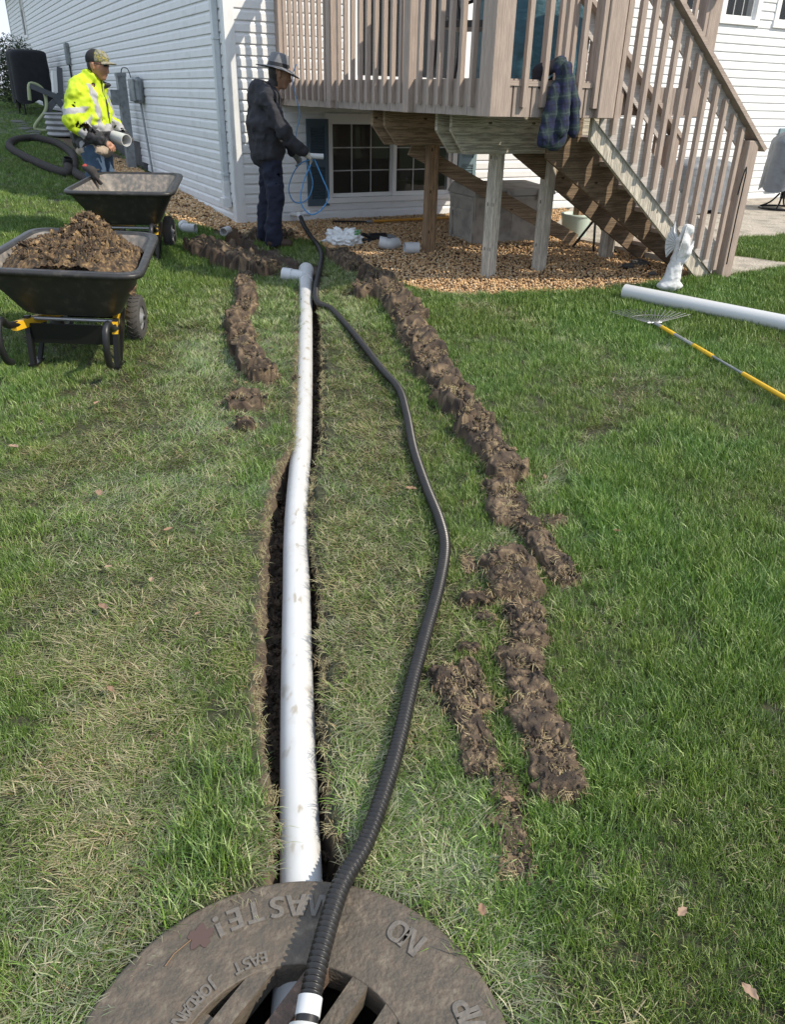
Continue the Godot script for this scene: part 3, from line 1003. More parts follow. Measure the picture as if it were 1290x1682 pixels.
func make_house() -> void:
	var house := thing("house", "white vinyl sided house with slate blue shutters behind the deck", "house", "", house_xf)
	var holes := [[1.2, 2.945, 0.245, 1.12], [1.50, 3.05, 1.50, 3.50], [7.42, 8.06, 2.48, 3.6], [6.62, 7.2, 2.50, 3.6], [8.55, 9.2, 2.48, 3.6]]
	# front wall
	var g := Geo.new()
	slab_around(g, 0.0, 14.0, -0.05, 4.05, holes, -0.16, -0.001)
	var front := part(house, "front_wall", g, M.trim)
	side_up(front, 0.03, 14.0, func(_x): return -0.1, 4.0, [[1.13, 3.0, 0.20, 1.19], [1.44, 3.11, 1.46, 3.58], [7.34, 8.14, 2.38, 3.7], [6.54, 7.28, 2.40, 3.7], [8.47, 9.28, 2.38, 3.7]], 5)
	g = Geo.new()
	g.box(Vector3(7.0, -0.22, -0.10), Vector3(13.9, 0.40, 0.12))
	part(front, "foundation", g, M.concrete_dark)
	# side wall: its siding steps up with the slope
	var low := func(x: float) -> float:   # x runs back to front, ends at the corner
		var s := -x
		return 0.0 if s < 3.25 else 0.2 if s < 4.6 else 0.36 if s < 5.0 else 0.62 if s < 5.7 else 0.86
	var turn := Basis(Vector3.UP, -PI / 2)
	g = Geo.new()
	for seg in [[3.25, 0.0, -0.05], [5.7, 3.25, 0.62], [23.5, 5.7, 0.9]]:
		g.box(Vector3(-(seg[0] + seg[1]) / 2, (4.05 + seg[2]) / 2, -0.08), Vector3(seg[0] - seg[1], 4.05 - seg[2], 0.158))
	var flank := part(house, "side_wall", g, M.trim, Transform3D(turn, Vector3.ZERO))
	for s in [[0.04, 3.25], [3.25, 4.6], [4.6, 5.0], [5.0, 5.7], [5.7, 23.45]]:
		side_up(flank, -s[1], -s[0], low, 4.0, [[-19.5, -18.7, 2.68, 4.05]], int(s[0] * 100) + 3)
	g = Geo.new()
	g.box(Vector3(-11.75, 0.1, -0.10), Vector3(23.4, 1.7, 0.12))
	part(flank, "foundation", g, M.concrete_dark)
	# corner posts, downspout
	g = Geo.new()
	g.box(Vector3(0.032, 2.0, 0.0135), Vector3(0.115, 4.1, 0.03))
	g.box(Vector3(-0.0125, 2.0, -0.04), Vector3(0.032, 4.1, 0.10))
	part(house, "corner_post", g, M.trim)
	g = Geo.new()
	g.box(Vector3(-0.02, 2.0, -23.5), Vector3(0.04, 4.1, 0.1))
	part(house, "corner_post", g, M.trim)
	g = Geo.new()
	g.box(Vector3(-0.055, 2.26, -0.235), Vector3(0.06, 3.7, 0.085))
	var spout := part(house, "downspout", g, M.spout)
	g = Geo.new()
	g.box(Vector3(-0.058, 0.34, -0.235), Vector3(0.07, 0.22, 0.095))
	g.box(Vector3(-0.075, 0.215, -0.225), Vector3(0.10, 0.10, 0.15))
	part(spout, "spout_boot", g, M.trim)
	g = Geo.new()
	for y in [0.52, 1.9, 3.4]:
		g.box(Vector3(-0.056, y, -0.235), Vector3(0.068, 0.02, 0.11))
	part(spout, "strap", g, M.spout)
	# roof with overhang: it shades the top of the wall
	g = Geo.new()
	g.hexa([Vector3(-0.35, 4.02, 0.35), Vector3(14.4, 4.02, 0.35), Vector3(14.4, 4.02, -24.0), Vector3(-0.35, 4.02, -24.0), Vector3(-0.35, 4.2, 0.35), Vector3(14.4, 4.2, 0.35), Vector3(14.4, 4.2, -24.0), Vector3(-0.35, 4.2, -24.0)])
	var roof := part(house, "roof", g, M.trim)
	g = Geo.new()
	g.hexa([Vector3(-0.36, 4.2, 0.36), Vector3(14.41, 4.2, 0.36), Vector3(14.41, 4.2, -24.01), Vector3(-0.36, 4.2, -24.01), Vector3(6.9, 6.6, 0.36), Vector3(7.1, 6.6, 0.36), Vector3(7.1, 6.6, -24.01), Vector3(6.9, 6.6, -24.01)])
	part(roof, "shingles", g, M.roofing)
	# basement window: fixed pane with screen, sliding pane, sill and casing
	g = Geo.new()
	var x0 := 1.2
	var x1 := 2.945
	var y0 := 0.245
	var y1 := 1.12
	g.box(Vector3((x0 + x1) / 2, y1 + 0.03, 0.008), Vector3(x1 - x0 + 0.14, 0.07, 0.05))
	g.box(Vector3(x0 - 0.03, (y0 + y1) / 2, 0.007), Vector3(0.068, y1 - y0, 0.048))
	g.box(Vector3(x1 + 0.03, (y0 + y1) / 2, 0.007), Vector3(0.068, y1 - y0, 0.048))
	g.box(Vector3((x0 + x1) / 2, y0 - 0.025, 0.014), Vector3(x1 - x0 + 0.16, 0.055, 0.066))
	var win := part(house, "basement_window", g, M.window_white)
	sash(win, "sash", x0 + 0.006, 2.09, y0 + 0.004, y1 - 0.006, -0.045, 0.045, 3, 3, M.glass)
	sash(win, "sash", 2.07, x1 - 0.006, y0 + 0.004, y1 - 0.006, -0.012, 0.05, 3, 3, M.glass)
	room(win, x0 - 0.2, x1 + 0.3, y0 - 0.2, y1 + 0.2)
	shutter(front, 0.885, 1.165, 0.165, 1.125, M.shutter)
	shutter(front, 3.02, 3.30, 0.165, 1.125, M.shutter_pale)
	shutter(front, 9.14, 9.42, 0.10, 1.06, M.shutter_pale)
	# sliding door behind the railing
	g = Geo.new()
	g.box(Vector3(2.275, 3.52, 0.01), Vector3(1.68, 0.08, 0.05))
	g.box(Vector3(1.47, 2.5, 0.009), Vector3(0.07, 2.0, 0.048))
	g.box(Vector3(3.08, 2.5, 0.009), Vector3(0.07, 2.0, 0.048))
	var door := part(house, "sliding_door", g, M.window_white)
	sash(door, "sash", 1.51, 2.30, 1.52, 3.48, -0.045, 0.07, 1, 1, M.glass)
	sash(door, "sash", 2.26, 3.04, 1.52, 3.48, -0.012, 0.07, 1, 1, M.glass)
	room(door, 1.2, 3.4, 1.4, 3.7)
	for w in [[7.42, 8.06, 2.48], [6.62, 7.2, 2.50], [8.55, 9.2, 2.48]]:
		g = Geo.new()
		g.box(Vector3((w[0] + w[1]) / 2, w[2] - 0.03, 0.014), Vector3(w[1] - w[0] + 0.20, 0.07, 0.07))
		g.box(Vector3(w[0] - 0.04, w[2] + 0.56, 0.008), Vector3(0.09, 1.12, 0.05))
		g.box(Vector3(w[1] + 0.04, w[2] + 0.56, 0.008), Vector3(0.09, 1.12, 0.05))
		g.box(Vector3((w[0] + w[1]) / 2, w[2] + 1.15, 0.009), Vector3(w[1] - w[0] + 0.20, 0.07, 0.052))
		var up := part(house, "upper_window", g, M.window_white)
		sash(up, "sash", w[0] + 0.004, w[1] - 0.004, w[2] + 0.006, w[2] + 1.1, -0.03, 0.045, 3, 3, M.glass)
		room(up, w[0] - 0.1, w[1] + 0.1, w[2] - 0.1, w[2] + 1.2)
	# narrow window on the side wall
	g = Geo.new()
	for b in [[-19.1, 2.70, 0.80, 0.07], [-19.1, 3.98, 0.80, 0.07]]:
		g.box(Vector3(b[0], b[1], 0.012), Vector3(b[2], b[3], 0.06))
	for x in [-19.47, -18.73]:
		g.box(Vector3(x, 3.34, 0.012), Vector3(0.07, 1.2, 0.058))
	var slim := part(flank, "side_window", g, M.window_white)
	g = Geo.new()
	g.box(Vector3(-19.1, 3.05, 0.0), Vector3(0.68, 0.62, 0.02))
	part(slim, "pane", g, M.dark_glass)
	g = Geo.new()
	g.box(Vector3(-19.1, 3.66, 0.006), Vector3(0.68, 0.58, 0.02))
	part(slim, "pane", g, M.curtain)
	# electric meter post, cabinet and conduits at the side wall
	var post := thing("utility_post", "grey steel electric meter post against the side of the house", "meter", "", house_xf)
	g = Geo.new()
	g.box(Vector3(-0.20, 0.87, -5.0), Vector3(0.13, 1.40, 0.16))
	part(post, "post", g, M.meter_grey)
	g = Geo.new()
	g.box(Vector3(-0.20, 1.59, -5.0), Vector3(0.15, 0.05, 0.18))
	part(post, "cap", g, M.meter_grey)
	g = Geo.new()
	g.box(Vector3(-0.33, 1.27, -5.03), Vector3(0.13, 0.22, 0.18))
	part(post, "meter_socket", g, M.meter_grey)
	g = Geo.new()
	g.lathe(PackedVector2Array([Vector2(0.085, 0), Vector2(0.085, 0.06), Vector2(0.07, 0.09), Vector2(0.0, 0.10)]), 20, Transform3D(Basis(Vector3(0, 0, 1), Vector3(-1, 0, 0), Vector3(0, -1, 0)), Vector3(-0.395, 1.28, -5.03)))
	part(post, "meter_dial", g, M.trim)
	g = Geo.new()
	g.tube(smooth([Vector3(-0.19, 1.6, -5.0), Vector3(-0.17, 1.68, -4.95), Vector3(-0.12, 1.67, -4.8), Vector3(-0.1, 1.55, -4.72)], 0.03), PackedFloat32Array([0.008]), 6)
	part(post, "wire", g, M.black_plastic)
	var cab := thing("utility_cabinet", "rounded grey utility cabinet with a thin conduit on the siding", "cabinet", "", house_xf)
	g = Geo.new()
	rounded(g, Vector3(-0.09, 1.38, -4.42), Vector3(0.14, 0.36, 0.40), 0.05)
	part(cab, "housing", g, M.meter_grey)
	g = Geo.new()
	rounded(g, Vector3(-0.165, 1.38, -4.42), Vector3(0.03, 0.31, 0.34), 0.012)
	part(cab, "lid", g, M.meter_grey)
	g = Geo.new()
	g.bar(Vector3(-0.07, 1.22, -4.36), Vector3(-0.07, 0.2, -4.05), 0.016, 8)
	part(cab, "conduit", g, M.meter_grey)
	var feed := thing("service_box", "small grey box with a dark conduit high on the side wall", "box", "", house_xf)
	g = Geo.new()
	rounded(g, Vector3(-0.06, 2.05, -11.3), Vector3(0.09, 0.42, 0.2), 0.02)
	part(feed, "box", g, M.meter_grey)
	g = Geo.new()
	g.bar(Vector3(-0.05, 1.85, -11.3), Vector3(-0.05, 0.6, -11.1), 0.022, 8)
	part(feed, "conduit", g, M.black_steel)


func room(parent: Node3D, x0: float, x1: float, y0: float, y1: float) -> void:   # the dim room behind a pane
	var g := Geo.new()
	var z := -1.6
	g.box(Vector3((x0 + x1) / 2, (y0 + y1) / 2, z), Vector3(x1 - x0, y1 - y0, 0.05))
	g.box(Vector3((x0 + x1) / 2, y0, z / 2 - 0.08), Vector3(x1 - x0, 0.05, -z - 0.2))
	g.box(Vector3((x0 + x1) / 2, y1, z / 2 - 0.08), Vector3(x1 - x0, 0.05, -z - 0.2))
	g.box(Vector3(x0, (y0 + y1) / 2, z / 2 - 0.08), Vector3(0.05, y1 - y0 - 0.06, -z - 0.2))
	g.box(Vector3(x1, (y0 + y1) / 2, z / 2 - 0.08), Vector3(0.05, y1 - y0 - 0.06, -z - 0.2))
	part(parent, "room", g, M.room)


func rounded(g: Geo, at: Vector3, s: Vector3, r: float, basis := Basis(), col := Color.WHITE) -> void:   # a box with chamfered edges
	var h := s / 2.0
	var pts := []
	for sx in [-1, 1]:
		for sy in [-1, 1]:
			for sz in [-1, 1]:
				pts.append([Vector3(sx, sy, sz)])
	var P := func(k: Vector3, ax: int) -> Vector3:   # the corner k moved in along the two axes other than ax
		var q := Vector3(k.x * (h.x - (0.0 if ax == 0 else r)), k.y * (h.y - (0.0 if ax == 1 else r)), k.z * (h.z - (0.0 if ax == 2 else r)))
		return at + basis * q
	for ax in 3:
		var b := (ax + 1) % 3
		var c := (ax + 2) % 3
		for s0 in [-1.0, 1.0]:
			var k := []
			for e in [[-1.0, -1.0], [1.0, -1.0], [1.0, 1.0], [-1.0, 1.0]]:
				var q := Vector3.ZERO
				q[ax] = s0
				q[b] = e[0]
				q[c] = e[1]
				k.append(q)
			if s0 < 0.0:
				k.reverse()
			g.quad(P.call(k[0], ax), P.call(k[1], ax), P.call(k[2], ax), P.call(k[3], ax), col)
		for sb in [-1.0, 1.0]:
			for sc in [-1.0, 1.0]:
				var lo := Vector3.ZERO
				lo[b] = sb
				lo[c] = sc
				var hi := lo
				lo[ax] = -1.0
				hi[ax] = 1.0
				if sb * sc > 0.0:
					g.quad(P.call(lo, b), P.call(hi, b), P.call(hi, c), P.call(lo, c), col)
				else:
					g.quad(P.call(lo, c), P.call(hi, c), P.call(hi, b), P.call(lo, b), col)
	for p in pts:
		var k: Vector3 = p[0]
		if k.x * k.y * k.z > 0.0:
			g.tri(P.call(k, 0), P.call(k, 1), P.call(k, 2), col)
		else:
			g.tri(P.call(k, 0), P.call(k, 2), P.call(k, 1), col)


func make_deck() -> void:
	var deck := thing("wooden_deck", "raised tan painted wooden deck with a baluster railing behind the house", "deck", "", house_xf)
	var X := 0.6
	var Z := 4.275
	var under := 1.262
	var floor_y := 1.50
	var rail_y := 2.66
	var RX := 3.72        # right end of the part behind the stairs
	var ZB := 3.22
	var SX := 1.60        # where the stairs leave the front part
	# floor boards run along the house
	var board := 0.138
	var z := 0.09
	while z < Z - 0.03:
		var g := Geo.new()
		var x1 := SX - 0.02 if z > ZB - 0.05 else RX - 0.02
		g.box(Vector3((X + 0.03 + x1) / 2, floor_y - 0.02, z), Vector3(x1 - X - 0.03, 0.034, board - 0.008))
		part(deck, "floor_board", g, M.paint_side)
		z += board
	# joists
	for i in 7:
		var g := Geo.new()
		var x := lerpf(X + 0.12, RX - 0.1, i / 6.0)
		var z1 := ZB - 0.06 if x > SX - 0.1 else Z - 0.06
		g.box(Vector3(x, floor_y - 0.135, z1 / 2 + 0.03), Vector3(0.038, 0.19, z1 - 0.06))
		part(deck, "joist", g, M.beam_brown)
	# rim and the short skirt boards that face it
	var bm := Geo.new()
	bm.box(Vector3(0, 0, 0), Vector3(0.153, 0.245, 0.02))
	var skirt := bm.mesh()
	var pitch := 0.158
	var bal := Geo.new()
	bal.box(Vector3(0, 0, 0), Vector3(0.038, rail_y - 1.325, 0.038))
	var bal_mesh := bal.mesh()
	var sides := [[Vector3(X, 0, 0.03), Vector3(X, 0, Z), -PI / 2], [Vector3(X, 0, Z), Vector3(SX, 0, Z), 0.0], [Vector3(SX + 0.12, 0, ZB), Vector3(RX, 0, ZB), 0.0]]
	var r := RandomNumberGenerator.new()
	r.seed = 11
	for s in sides:
		var a: Vector3 = s[0]
		var b: Vector3 = s[1]
		var turn := Basis(Vector3.UP, s[2])
		var n := roundi(a.distance_to(b) / pitch)
		for i in n:
			var p := a.lerp(b, (i + 0.5) / n)
			part(deck, "skirt_board", skirt, M.skirt_up, Transform3D(turn, p + Vector3.UP * (under + 0.1225 + r.randf_range(-0.002, 0.002)) + turn * Vector3(0, 0, r.randf_range(-0.0015, 0.0015))))
		var g := Geo.new()
		g.beam(a + Vector3.UP * (floor_y - 0.125) - turn * Vector3(0, 0, 0.034), b + Vector3.UP * (floor_y - 0.125) - turn * Vector3(0, 0, 0.034), 0.038, 0.2)
		part(deck, "rim_joist", g, M.beam_brown)
		# railing: balusters outside the skirt, two rails, a cap
		n = roundi(a.distance_to(b) / pitch)
		for i in n:
			var p := a.lerp(b, (i + 0.5) / n)
			var lean := Basis(Vector3(0, 0, 1), r.randfn() * 0.003)
			part(deck, "baluster", bal_mesh, M.paint_up, Transform3D(turn * lean, p + Vector3.UP * ((rail_y + 1.325) / 2 + r.randf_range(-0.004, 0.004)) + turn * Vector3(r.randfn() * 0.004, 0, 0.0315)))
		for y in [rail_y - 0.06]:
			g = Geo.new()
			g.beam(a + Vector3.UP * y, b + Vector3.UP * y, 0.036, 0.12)
			part(deck, "top_rail", g, M.paint_side)
		g = Geo.new()
		g.beam(a + Vector3.UP * (rail_y + 0.02) + turn * Vector3(0, 0, -0.005), b + Vector3.UP * (rail_y + 0.02) + turn * Vector3(0, 0, -0.005), 0.14, 0.036)
		part(deck, "rail_cap", g, M.paint_side)
	# rail posts, boxed in
	for q in [[X, Z, 0.165], [SX, Z, 0.165], [X - 0.018, 1.50, 0.09], [X - 0.018, 3.10, 0.10], [RX, ZB, 0.15], [X, 0.06, 0.10]]:
		var g := Geo.new()
		rounded(g, Vector3(q[0] + (0.02 if q[2] > 0.11 else 0.0), (under - 0.004 + rail_y) / 2, q[1] - 0.02), Vector3(q[2], rail_y - under + 0.004, q[2]), 0.006)
		part(deck, "rail_post", g, M.paint_up)
	# beams with clipped ends, each two planks
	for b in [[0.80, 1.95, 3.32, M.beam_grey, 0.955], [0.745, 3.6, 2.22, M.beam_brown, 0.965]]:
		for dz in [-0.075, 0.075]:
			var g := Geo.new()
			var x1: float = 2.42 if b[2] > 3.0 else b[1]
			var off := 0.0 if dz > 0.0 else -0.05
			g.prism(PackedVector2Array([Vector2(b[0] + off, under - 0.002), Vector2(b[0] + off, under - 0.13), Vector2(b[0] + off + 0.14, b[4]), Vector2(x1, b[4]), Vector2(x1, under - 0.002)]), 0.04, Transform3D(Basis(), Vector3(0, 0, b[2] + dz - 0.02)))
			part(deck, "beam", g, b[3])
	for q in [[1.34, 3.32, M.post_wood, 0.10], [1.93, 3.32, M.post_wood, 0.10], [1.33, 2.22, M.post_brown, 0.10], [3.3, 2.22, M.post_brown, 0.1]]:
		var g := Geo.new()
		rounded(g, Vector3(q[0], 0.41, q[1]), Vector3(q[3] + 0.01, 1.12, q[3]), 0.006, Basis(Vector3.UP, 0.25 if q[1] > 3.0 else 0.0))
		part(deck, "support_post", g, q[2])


func make_stairs() -> void:
	var st := thing("wooden_staircase", "open wooden staircase with a tan railing going down to the lawn", "stairs", "", house_xf)
	var x0 := 1.62
	var run := 0.245
	var rise := 0.195
	var top := 1.50
	var n := 7
	var r := RandomNumberGenerator.new()
	r.seed = 21
	# notched stringers: two inside, one plain outside
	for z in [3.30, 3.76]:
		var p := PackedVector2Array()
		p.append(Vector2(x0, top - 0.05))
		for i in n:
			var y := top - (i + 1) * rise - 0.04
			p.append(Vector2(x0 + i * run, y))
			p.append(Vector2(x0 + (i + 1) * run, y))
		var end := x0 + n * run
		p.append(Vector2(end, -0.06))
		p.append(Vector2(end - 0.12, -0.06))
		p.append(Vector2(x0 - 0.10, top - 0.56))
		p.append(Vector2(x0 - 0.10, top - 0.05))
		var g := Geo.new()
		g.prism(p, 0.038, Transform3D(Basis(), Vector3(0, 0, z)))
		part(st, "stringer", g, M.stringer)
	var d := Vector2(run, -rise).normalized()
	var g2 := Geo.new()
	g2.prism(PackedVector2Array([Vector2(1.60, 1.26), Vector2(1.60, 1.10), Vector2(3.10, -0.08), Vector2(3.30, -0.08)]), 0.038, Transform3D(Basis(), Vector3(0, 0, 4.185)))
	part(st, "stringer", g2, M.post_wood)
	for i in n:
		for dz in 2:
			var g := Geo.new()
			g.box(Vector3(x0 + (i + 0.5) * run - 0.01, top - (i + 1) * rise - 0.02, 3.735), Vector3(0.118, 0.036, 0.90))
			part(st, "tread", g, M.paint_side, Transform3D(Basis(), Vector3(-0.062 + 0.124 * dz, 0, 0)))
	# skirt plates on the outer stringer
	var slope := -0.775
	for i in 12:
		var a := 1.66 + i * 0.134
		var b := a + 0.1325
		var g := Geo.new()
		var lo := func(x: float) -> float: return 1.20 + slope * (x - 1.66)
		var ya: float = minf(lo.call(a) + 0.27, 1.262)
		var yb: float = minf(lo.call(b) + 0.27, 1.262)
		g.prism(PackedVector2Array([Vector2(a, maxf(lo.call(a), -0.07)), Vector2(b, maxf(lo.call(b), -0.07)), Vector2(b, yb), Vector2(a, ya)]), 0.018, Transform3D(Basis(), Vector3(0, 0, 4.226)))
		part(st, "skirt_plate", g, M.stair_skirt)
	# balusters, upper rail board, cap
	for i in 12:
		var x := 1.775 + i * 0.134
		var lo := 1.23 + slope * (x - 1.66)
		var hi := 2.475 - 0.80 * (x - 1.66)
		var g := Geo.new()
		g.box(Vector3(x, (lo + hi) / 2, 4.266), Vector3(0.040, hi - lo, 0.040))
		part(st, "baluster", g, M.paint_up)
		g = Geo.new()
		g.box(Vector3(x, (lo + hi) / 2 - 0.01, 3.27), Vector3(0.040, hi - lo, 0.040))
		if i > 3:
			part(st, "baluster", g, M.paint_up)
	for zz in [4.236, 3.30]:
		var g := Geo.new()
		var xa := 1.66 if zz > 4.0 else 2.15
		var top_at := func(x: float) -> float: return 2.515 - 0.80 * (x - 1.66)
		g.prism(PackedVector2Array([Vector2(xa, top_at.call(xa) - 0.19), Vector2(3.33, top_at.call(3.33) - 0.19), Vector2(3.33, top_at.call(3.33)), Vector2(xa, top_at.call(xa))]), 0.018, Transform3D(Basis(), Vector3(0, 0, zz - 0.01)))
		part(st, "rail_board", g, M.stair_skirt)
		g = Geo.new()
		g.beam(Vector3(xa - 0.02, top_at.call(xa - 0.02) + 0.022, zz + 0.01), Vector3(3.55, top_at.call(3.55) + 0.022, zz + 0.01), 0.15, 0.036)
		part(st, "handrail", g, M.paint_side)
		g = Geo.new()
		rounded(g, Vector3(3.40, 0.51, zz), Vector3(0.13, 1.18, 0.14), 0.006)
		part(st, "newel_post", g, M.paint_up)
	# the wooden block that carries the far stringer
	var gb := Geo.new()
	gb.box(Vector3(2.95, 0.18, 3.12), Vector3(0.11, 0.5, 0.11))
	part(st, "prop_post", gb, M.post_wood)


func corrugated(path: PackedVector3Array, r: float, pitch: float, depth: float, seg := 14) -> Geo:
	var pts := PackedVector3Array()
	var rad := PackedFloat32Array()
	var run := 0.0
	var total := 0.0
	for i in path.size() - 1:
		total += path[i].distance_to(path[i + 1])
	var step := pitch / 4.0
	var at := 0
	var done := 0.0
	var k := 0
	while run < total:
		while at < path.size() - 2 and done + path[at].distance_to(path[at + 1]) < run:
			done += path[at].distance_to(path[at + 1])
			at += 1
		pts.append(path[at].lerp(path[at + 1], (run - done) / maxf(1e-6, path[at].distance_to(path[at + 1]))))
		rad.append(r - depth * [0.0, 0.0, 1.0, 1.0][k % 4])
		run += step
		k += 1
	var g := Geo.new()
	g.tube(pts, rad, seg)
	return g


func make_pipes() -> void:
	# the long drain pipe in the trench
	var r := 0.056
	var line := [V(-0.195, -1.0), V(-0.21, -1.312), V(-0.23, -1.455), V(-0.268, -1.738), V(-0.314, -2.095), V(-0.379, -2.629), V(-0.445, -3.185), V(-0.522, -4.085), V(-0.615, -5.058), V(-0.779, -6.674), V(-0.835, -7.2)]
	var pts := []
	for p in line:
		pts.append(at_ground(p.x, p.y, -r - 0.012 - (0.05 if p.y > -1.2 else 0.0) + (0.045 if p.y < -6.0 else 0.0) + (0.04 if p.y < -7.0 else 0.0)))
	var g := Geo.new()
	g.tube(smooth(pts, 0.1), PackedFloat32Array([r]), 36, true)
	var pipe := thing("drain_pipe", "long white plastic drain pipe lying in the narrow trench", "pipe")
	part(pipe, "pipe", g, M.pvc_dirty)
	var a: Vector3 = pts[-1]
	var b: Vector3 = at_ground(-0.862, -7.50, 0.035)
	var wye := thing("wye_fitting", "white plastic wye fitting on the far end of the trench pipe", "fitting")
	g = Geo.new()
	var dir := (b - a).normalized()
	g.pipe(a - dir * 0.02, b, r + 0.007, 0.008, 24)
	part(wye, "sleeve", g, M.pvc)
	g = Geo.new()
	g.pipe(a.lerp(b, 0.3), a.lerp(b, 0.3) + Vector3(-0.19, 0.01, -0.03), r + 0.002, 0.008, 24)
	g.pipe(a.lerp(b, 0.3) + Vector3(-0.13, 0.007, -0.02), a.lerp(b, 0.3) + Vector3(-0.215, 0.012, -0.034), r + 0.008, 0.010, 24)
	part(wye, "branch", g, M.pvc)
	g = Geo.new()
	g.pipe(b - dir * 0.055, b + dir * 0.012, r + 0.013, 0.013, 24)
	part(wye, "collar", g, M.pvc)
	# the black corrugated hose from the wall to the drain
	var hp := [Vector3(-0.150, 0.074, -0.97), Vector3(-0.138, 0.072, -1.08), Vector3(-0.104, 0.062, -1.26), at_ground(-0.05, -1.397, 0.042), at_ground(-0.003, -1.574, 0.04), at_ground(0.035, -1.754, 0.036)]
	for q in [V(0.08, -2.019), V(0.13, -2.271), V(0.19, -2.569), V(0.223, -2.83), V(0.209, -3.051), V(0.157, -3.357), V(0.103, -3.749), V(0.066, -4.22), V(0.019, -4.589), V(-0.102, -4.953), V(-0.268, -5.498), V(-0.433, -5.996), V(-0.54, -6.28), V(-0.65, -6.43), V(-0.70, -6.759), V(-0.725, -7.165)]:
		hp.append(at_ground(q.x, q.y, 0.036))
	for q in [V(-0.74, -7.618), V(-0.775, -8.122), V(-0.852, -8.537), V(-0.95, -8.90)]:
		hp.append(at_ground(q.x, q.y, 0.045))
	hp.append(at_ground(-1.07, -9.25, 0.10))
	hp.append(at_ground(-1.135, -9.47, 0.155))
	var hose := thing("sump_hose", "black corrugated discharge hose winding over the lawn to the drain", "hose")
	part(hose, "hose", corrugated(smooth(hp, 0.03), 0.0245, 0.0145, 0.0060, 16), M.hose)
	# white elbow on the house wall that feeds the hose
	var outlet := thing("sump_outlet", "dirty white outlet pipe and elbow leaving the house wall low down", "pipe")
	g = Geo.new()
	var wall: Vector3 = house_xf * Vector3(0.68, 0.075, -0.02)
	var el := at_ground(-1.15, -9.52, 0.17)
	g.tube(PackedVector3Array([wall, wall.lerp(el, 0.96)]), PackedFloat32Array([0.028]), 14)
	part(outlet, "pipe", g, M.pvc_dirty)
	g = Geo.new()
	g.tube(smooth([wall.lerp(el, 0.9), el, el + Vector3(0.02, -0.03, 0.04), el + Vector3(0.03, -0.06, 0.08)], 0.01), PackedFloat32Array([0.035]), 14)
	g.tube(PackedVector3Array([el + Vector3(-0.02, 0.0, 0.0), el + Vector3(0.10, 0.015, -0.03)]), PackedFloat32Array([0.027]), 12)
	g.tube(PackedVector3Array([el + Vector3(0.08, 0.012, -0.026), el + Vector3(0.12, 0.018, -0.036)]), PackedFloat32Array([0.033]), 12)
	part(outlet, "elbow", g, M.pvc)
	# coupling and check valve where the hose reaches the grate
	var cp := thing("hose_coupling", "grey and white hose coupling with a printed label on the iron grate", "fitting")
	var h0 := Vector3(-0.150, 0.074, -0.97)
	var hd := (Vector3(-0.163, 0.034, -0.80) - h0).normalized()
	g = Geo.new()
	g.bar(h0 - hd * 0.012, h0 + hd * 0.025, 0.0265, 22)
	part(cp, "white_collar", g, M.pvc)
	g = Geo.new()
	g.bar(h0 + hd * 0.022, h0 + hd * 0.05, 0.024, 22)
	part(cp, "black_sleeve", g, M.black_plastic)
	g = Geo.new()
	g.bar(h0 + hd * 0.042, h0 + hd * 0.075, 0.036, 22)
	part(cp, "clamp_ring", g, M.fitting_grey)
	g = Geo.new()
	g.bar(h0 + hd * 0.07, h0 + hd * 0.26, 0.0325, 22)
	var body := part(cp, "valve_body", g, M.label_white)
	g = Geo.new()
	g.bar(h0 + hd * 0.105, h0 + hd * 0.125, 0.0333, 22)
	part(body, "label_band", g, M.label_blue)
	var tm := TextMesh.new()
	tm.text = "1½ x 1½"
	tm.font_size = 16
	tm.pixel_size = 0.0011
	tm.depth = 0.001
	var up := Vector3(0.1, 0.83, 0.55).normalized()
	var tx := hd.cross(up).normalized()
	var face_n := tx.cross(hd)
	part(body, "size_print", tm, M.black_plastic, Transform3D(Basis(tx, -hd, face_n * -1.0) if face_n.y < 0.0 else Basis(-tx, -hd, face_n), h0 + hd * 0.092 + face_n * (0.033 if face_n.y > 0.0 else -0.033)))
	# loose fittings
	fitting("pipe_elbow", "white plastic pipe elbow lying on the gravel beside a coupling", at_ground(-0.07, -8.6, 0.062), 0.9, true)
	fitting("pipe_coupling", "short white plastic coupling on the gravel beside the brown post", at_ground(0.13, -8.42, 0.064), 0.25, false)
	fitting("pipe_elbow", "white plastic pipe elbow on the grass near the house corner", at_ground(-2.34, -9.13, 0.06), -0.15, true)
	fitting("pipe_reducer", "small white pipe reducer on the soil in front of the corner post", at_ground(-1.93, -9.12, 0.05), 1.4, false, 0.045)
	fitting("pipe_coupling", "white plastic coupling half hidden behind the empty wheelbarrow", at_ground(-2.56, -8.9, 0.06), 1.2, false)
	# loose white pipe on the lawn
	var lp := thing("loose_pipe", "clean white plastic pipe lying on the lawn beside the rake", "pipe")
	g = Geo.new()
	var p0 := at_ground(1.95, -6.86, 0.075)
	g.pipe(p0, p0 + (at_ground(2.995, -6.02, 0.075) - p0) * 2.9, 0.062, 0.005, 28)
	part(lp, "pipe", g, M.pvc)


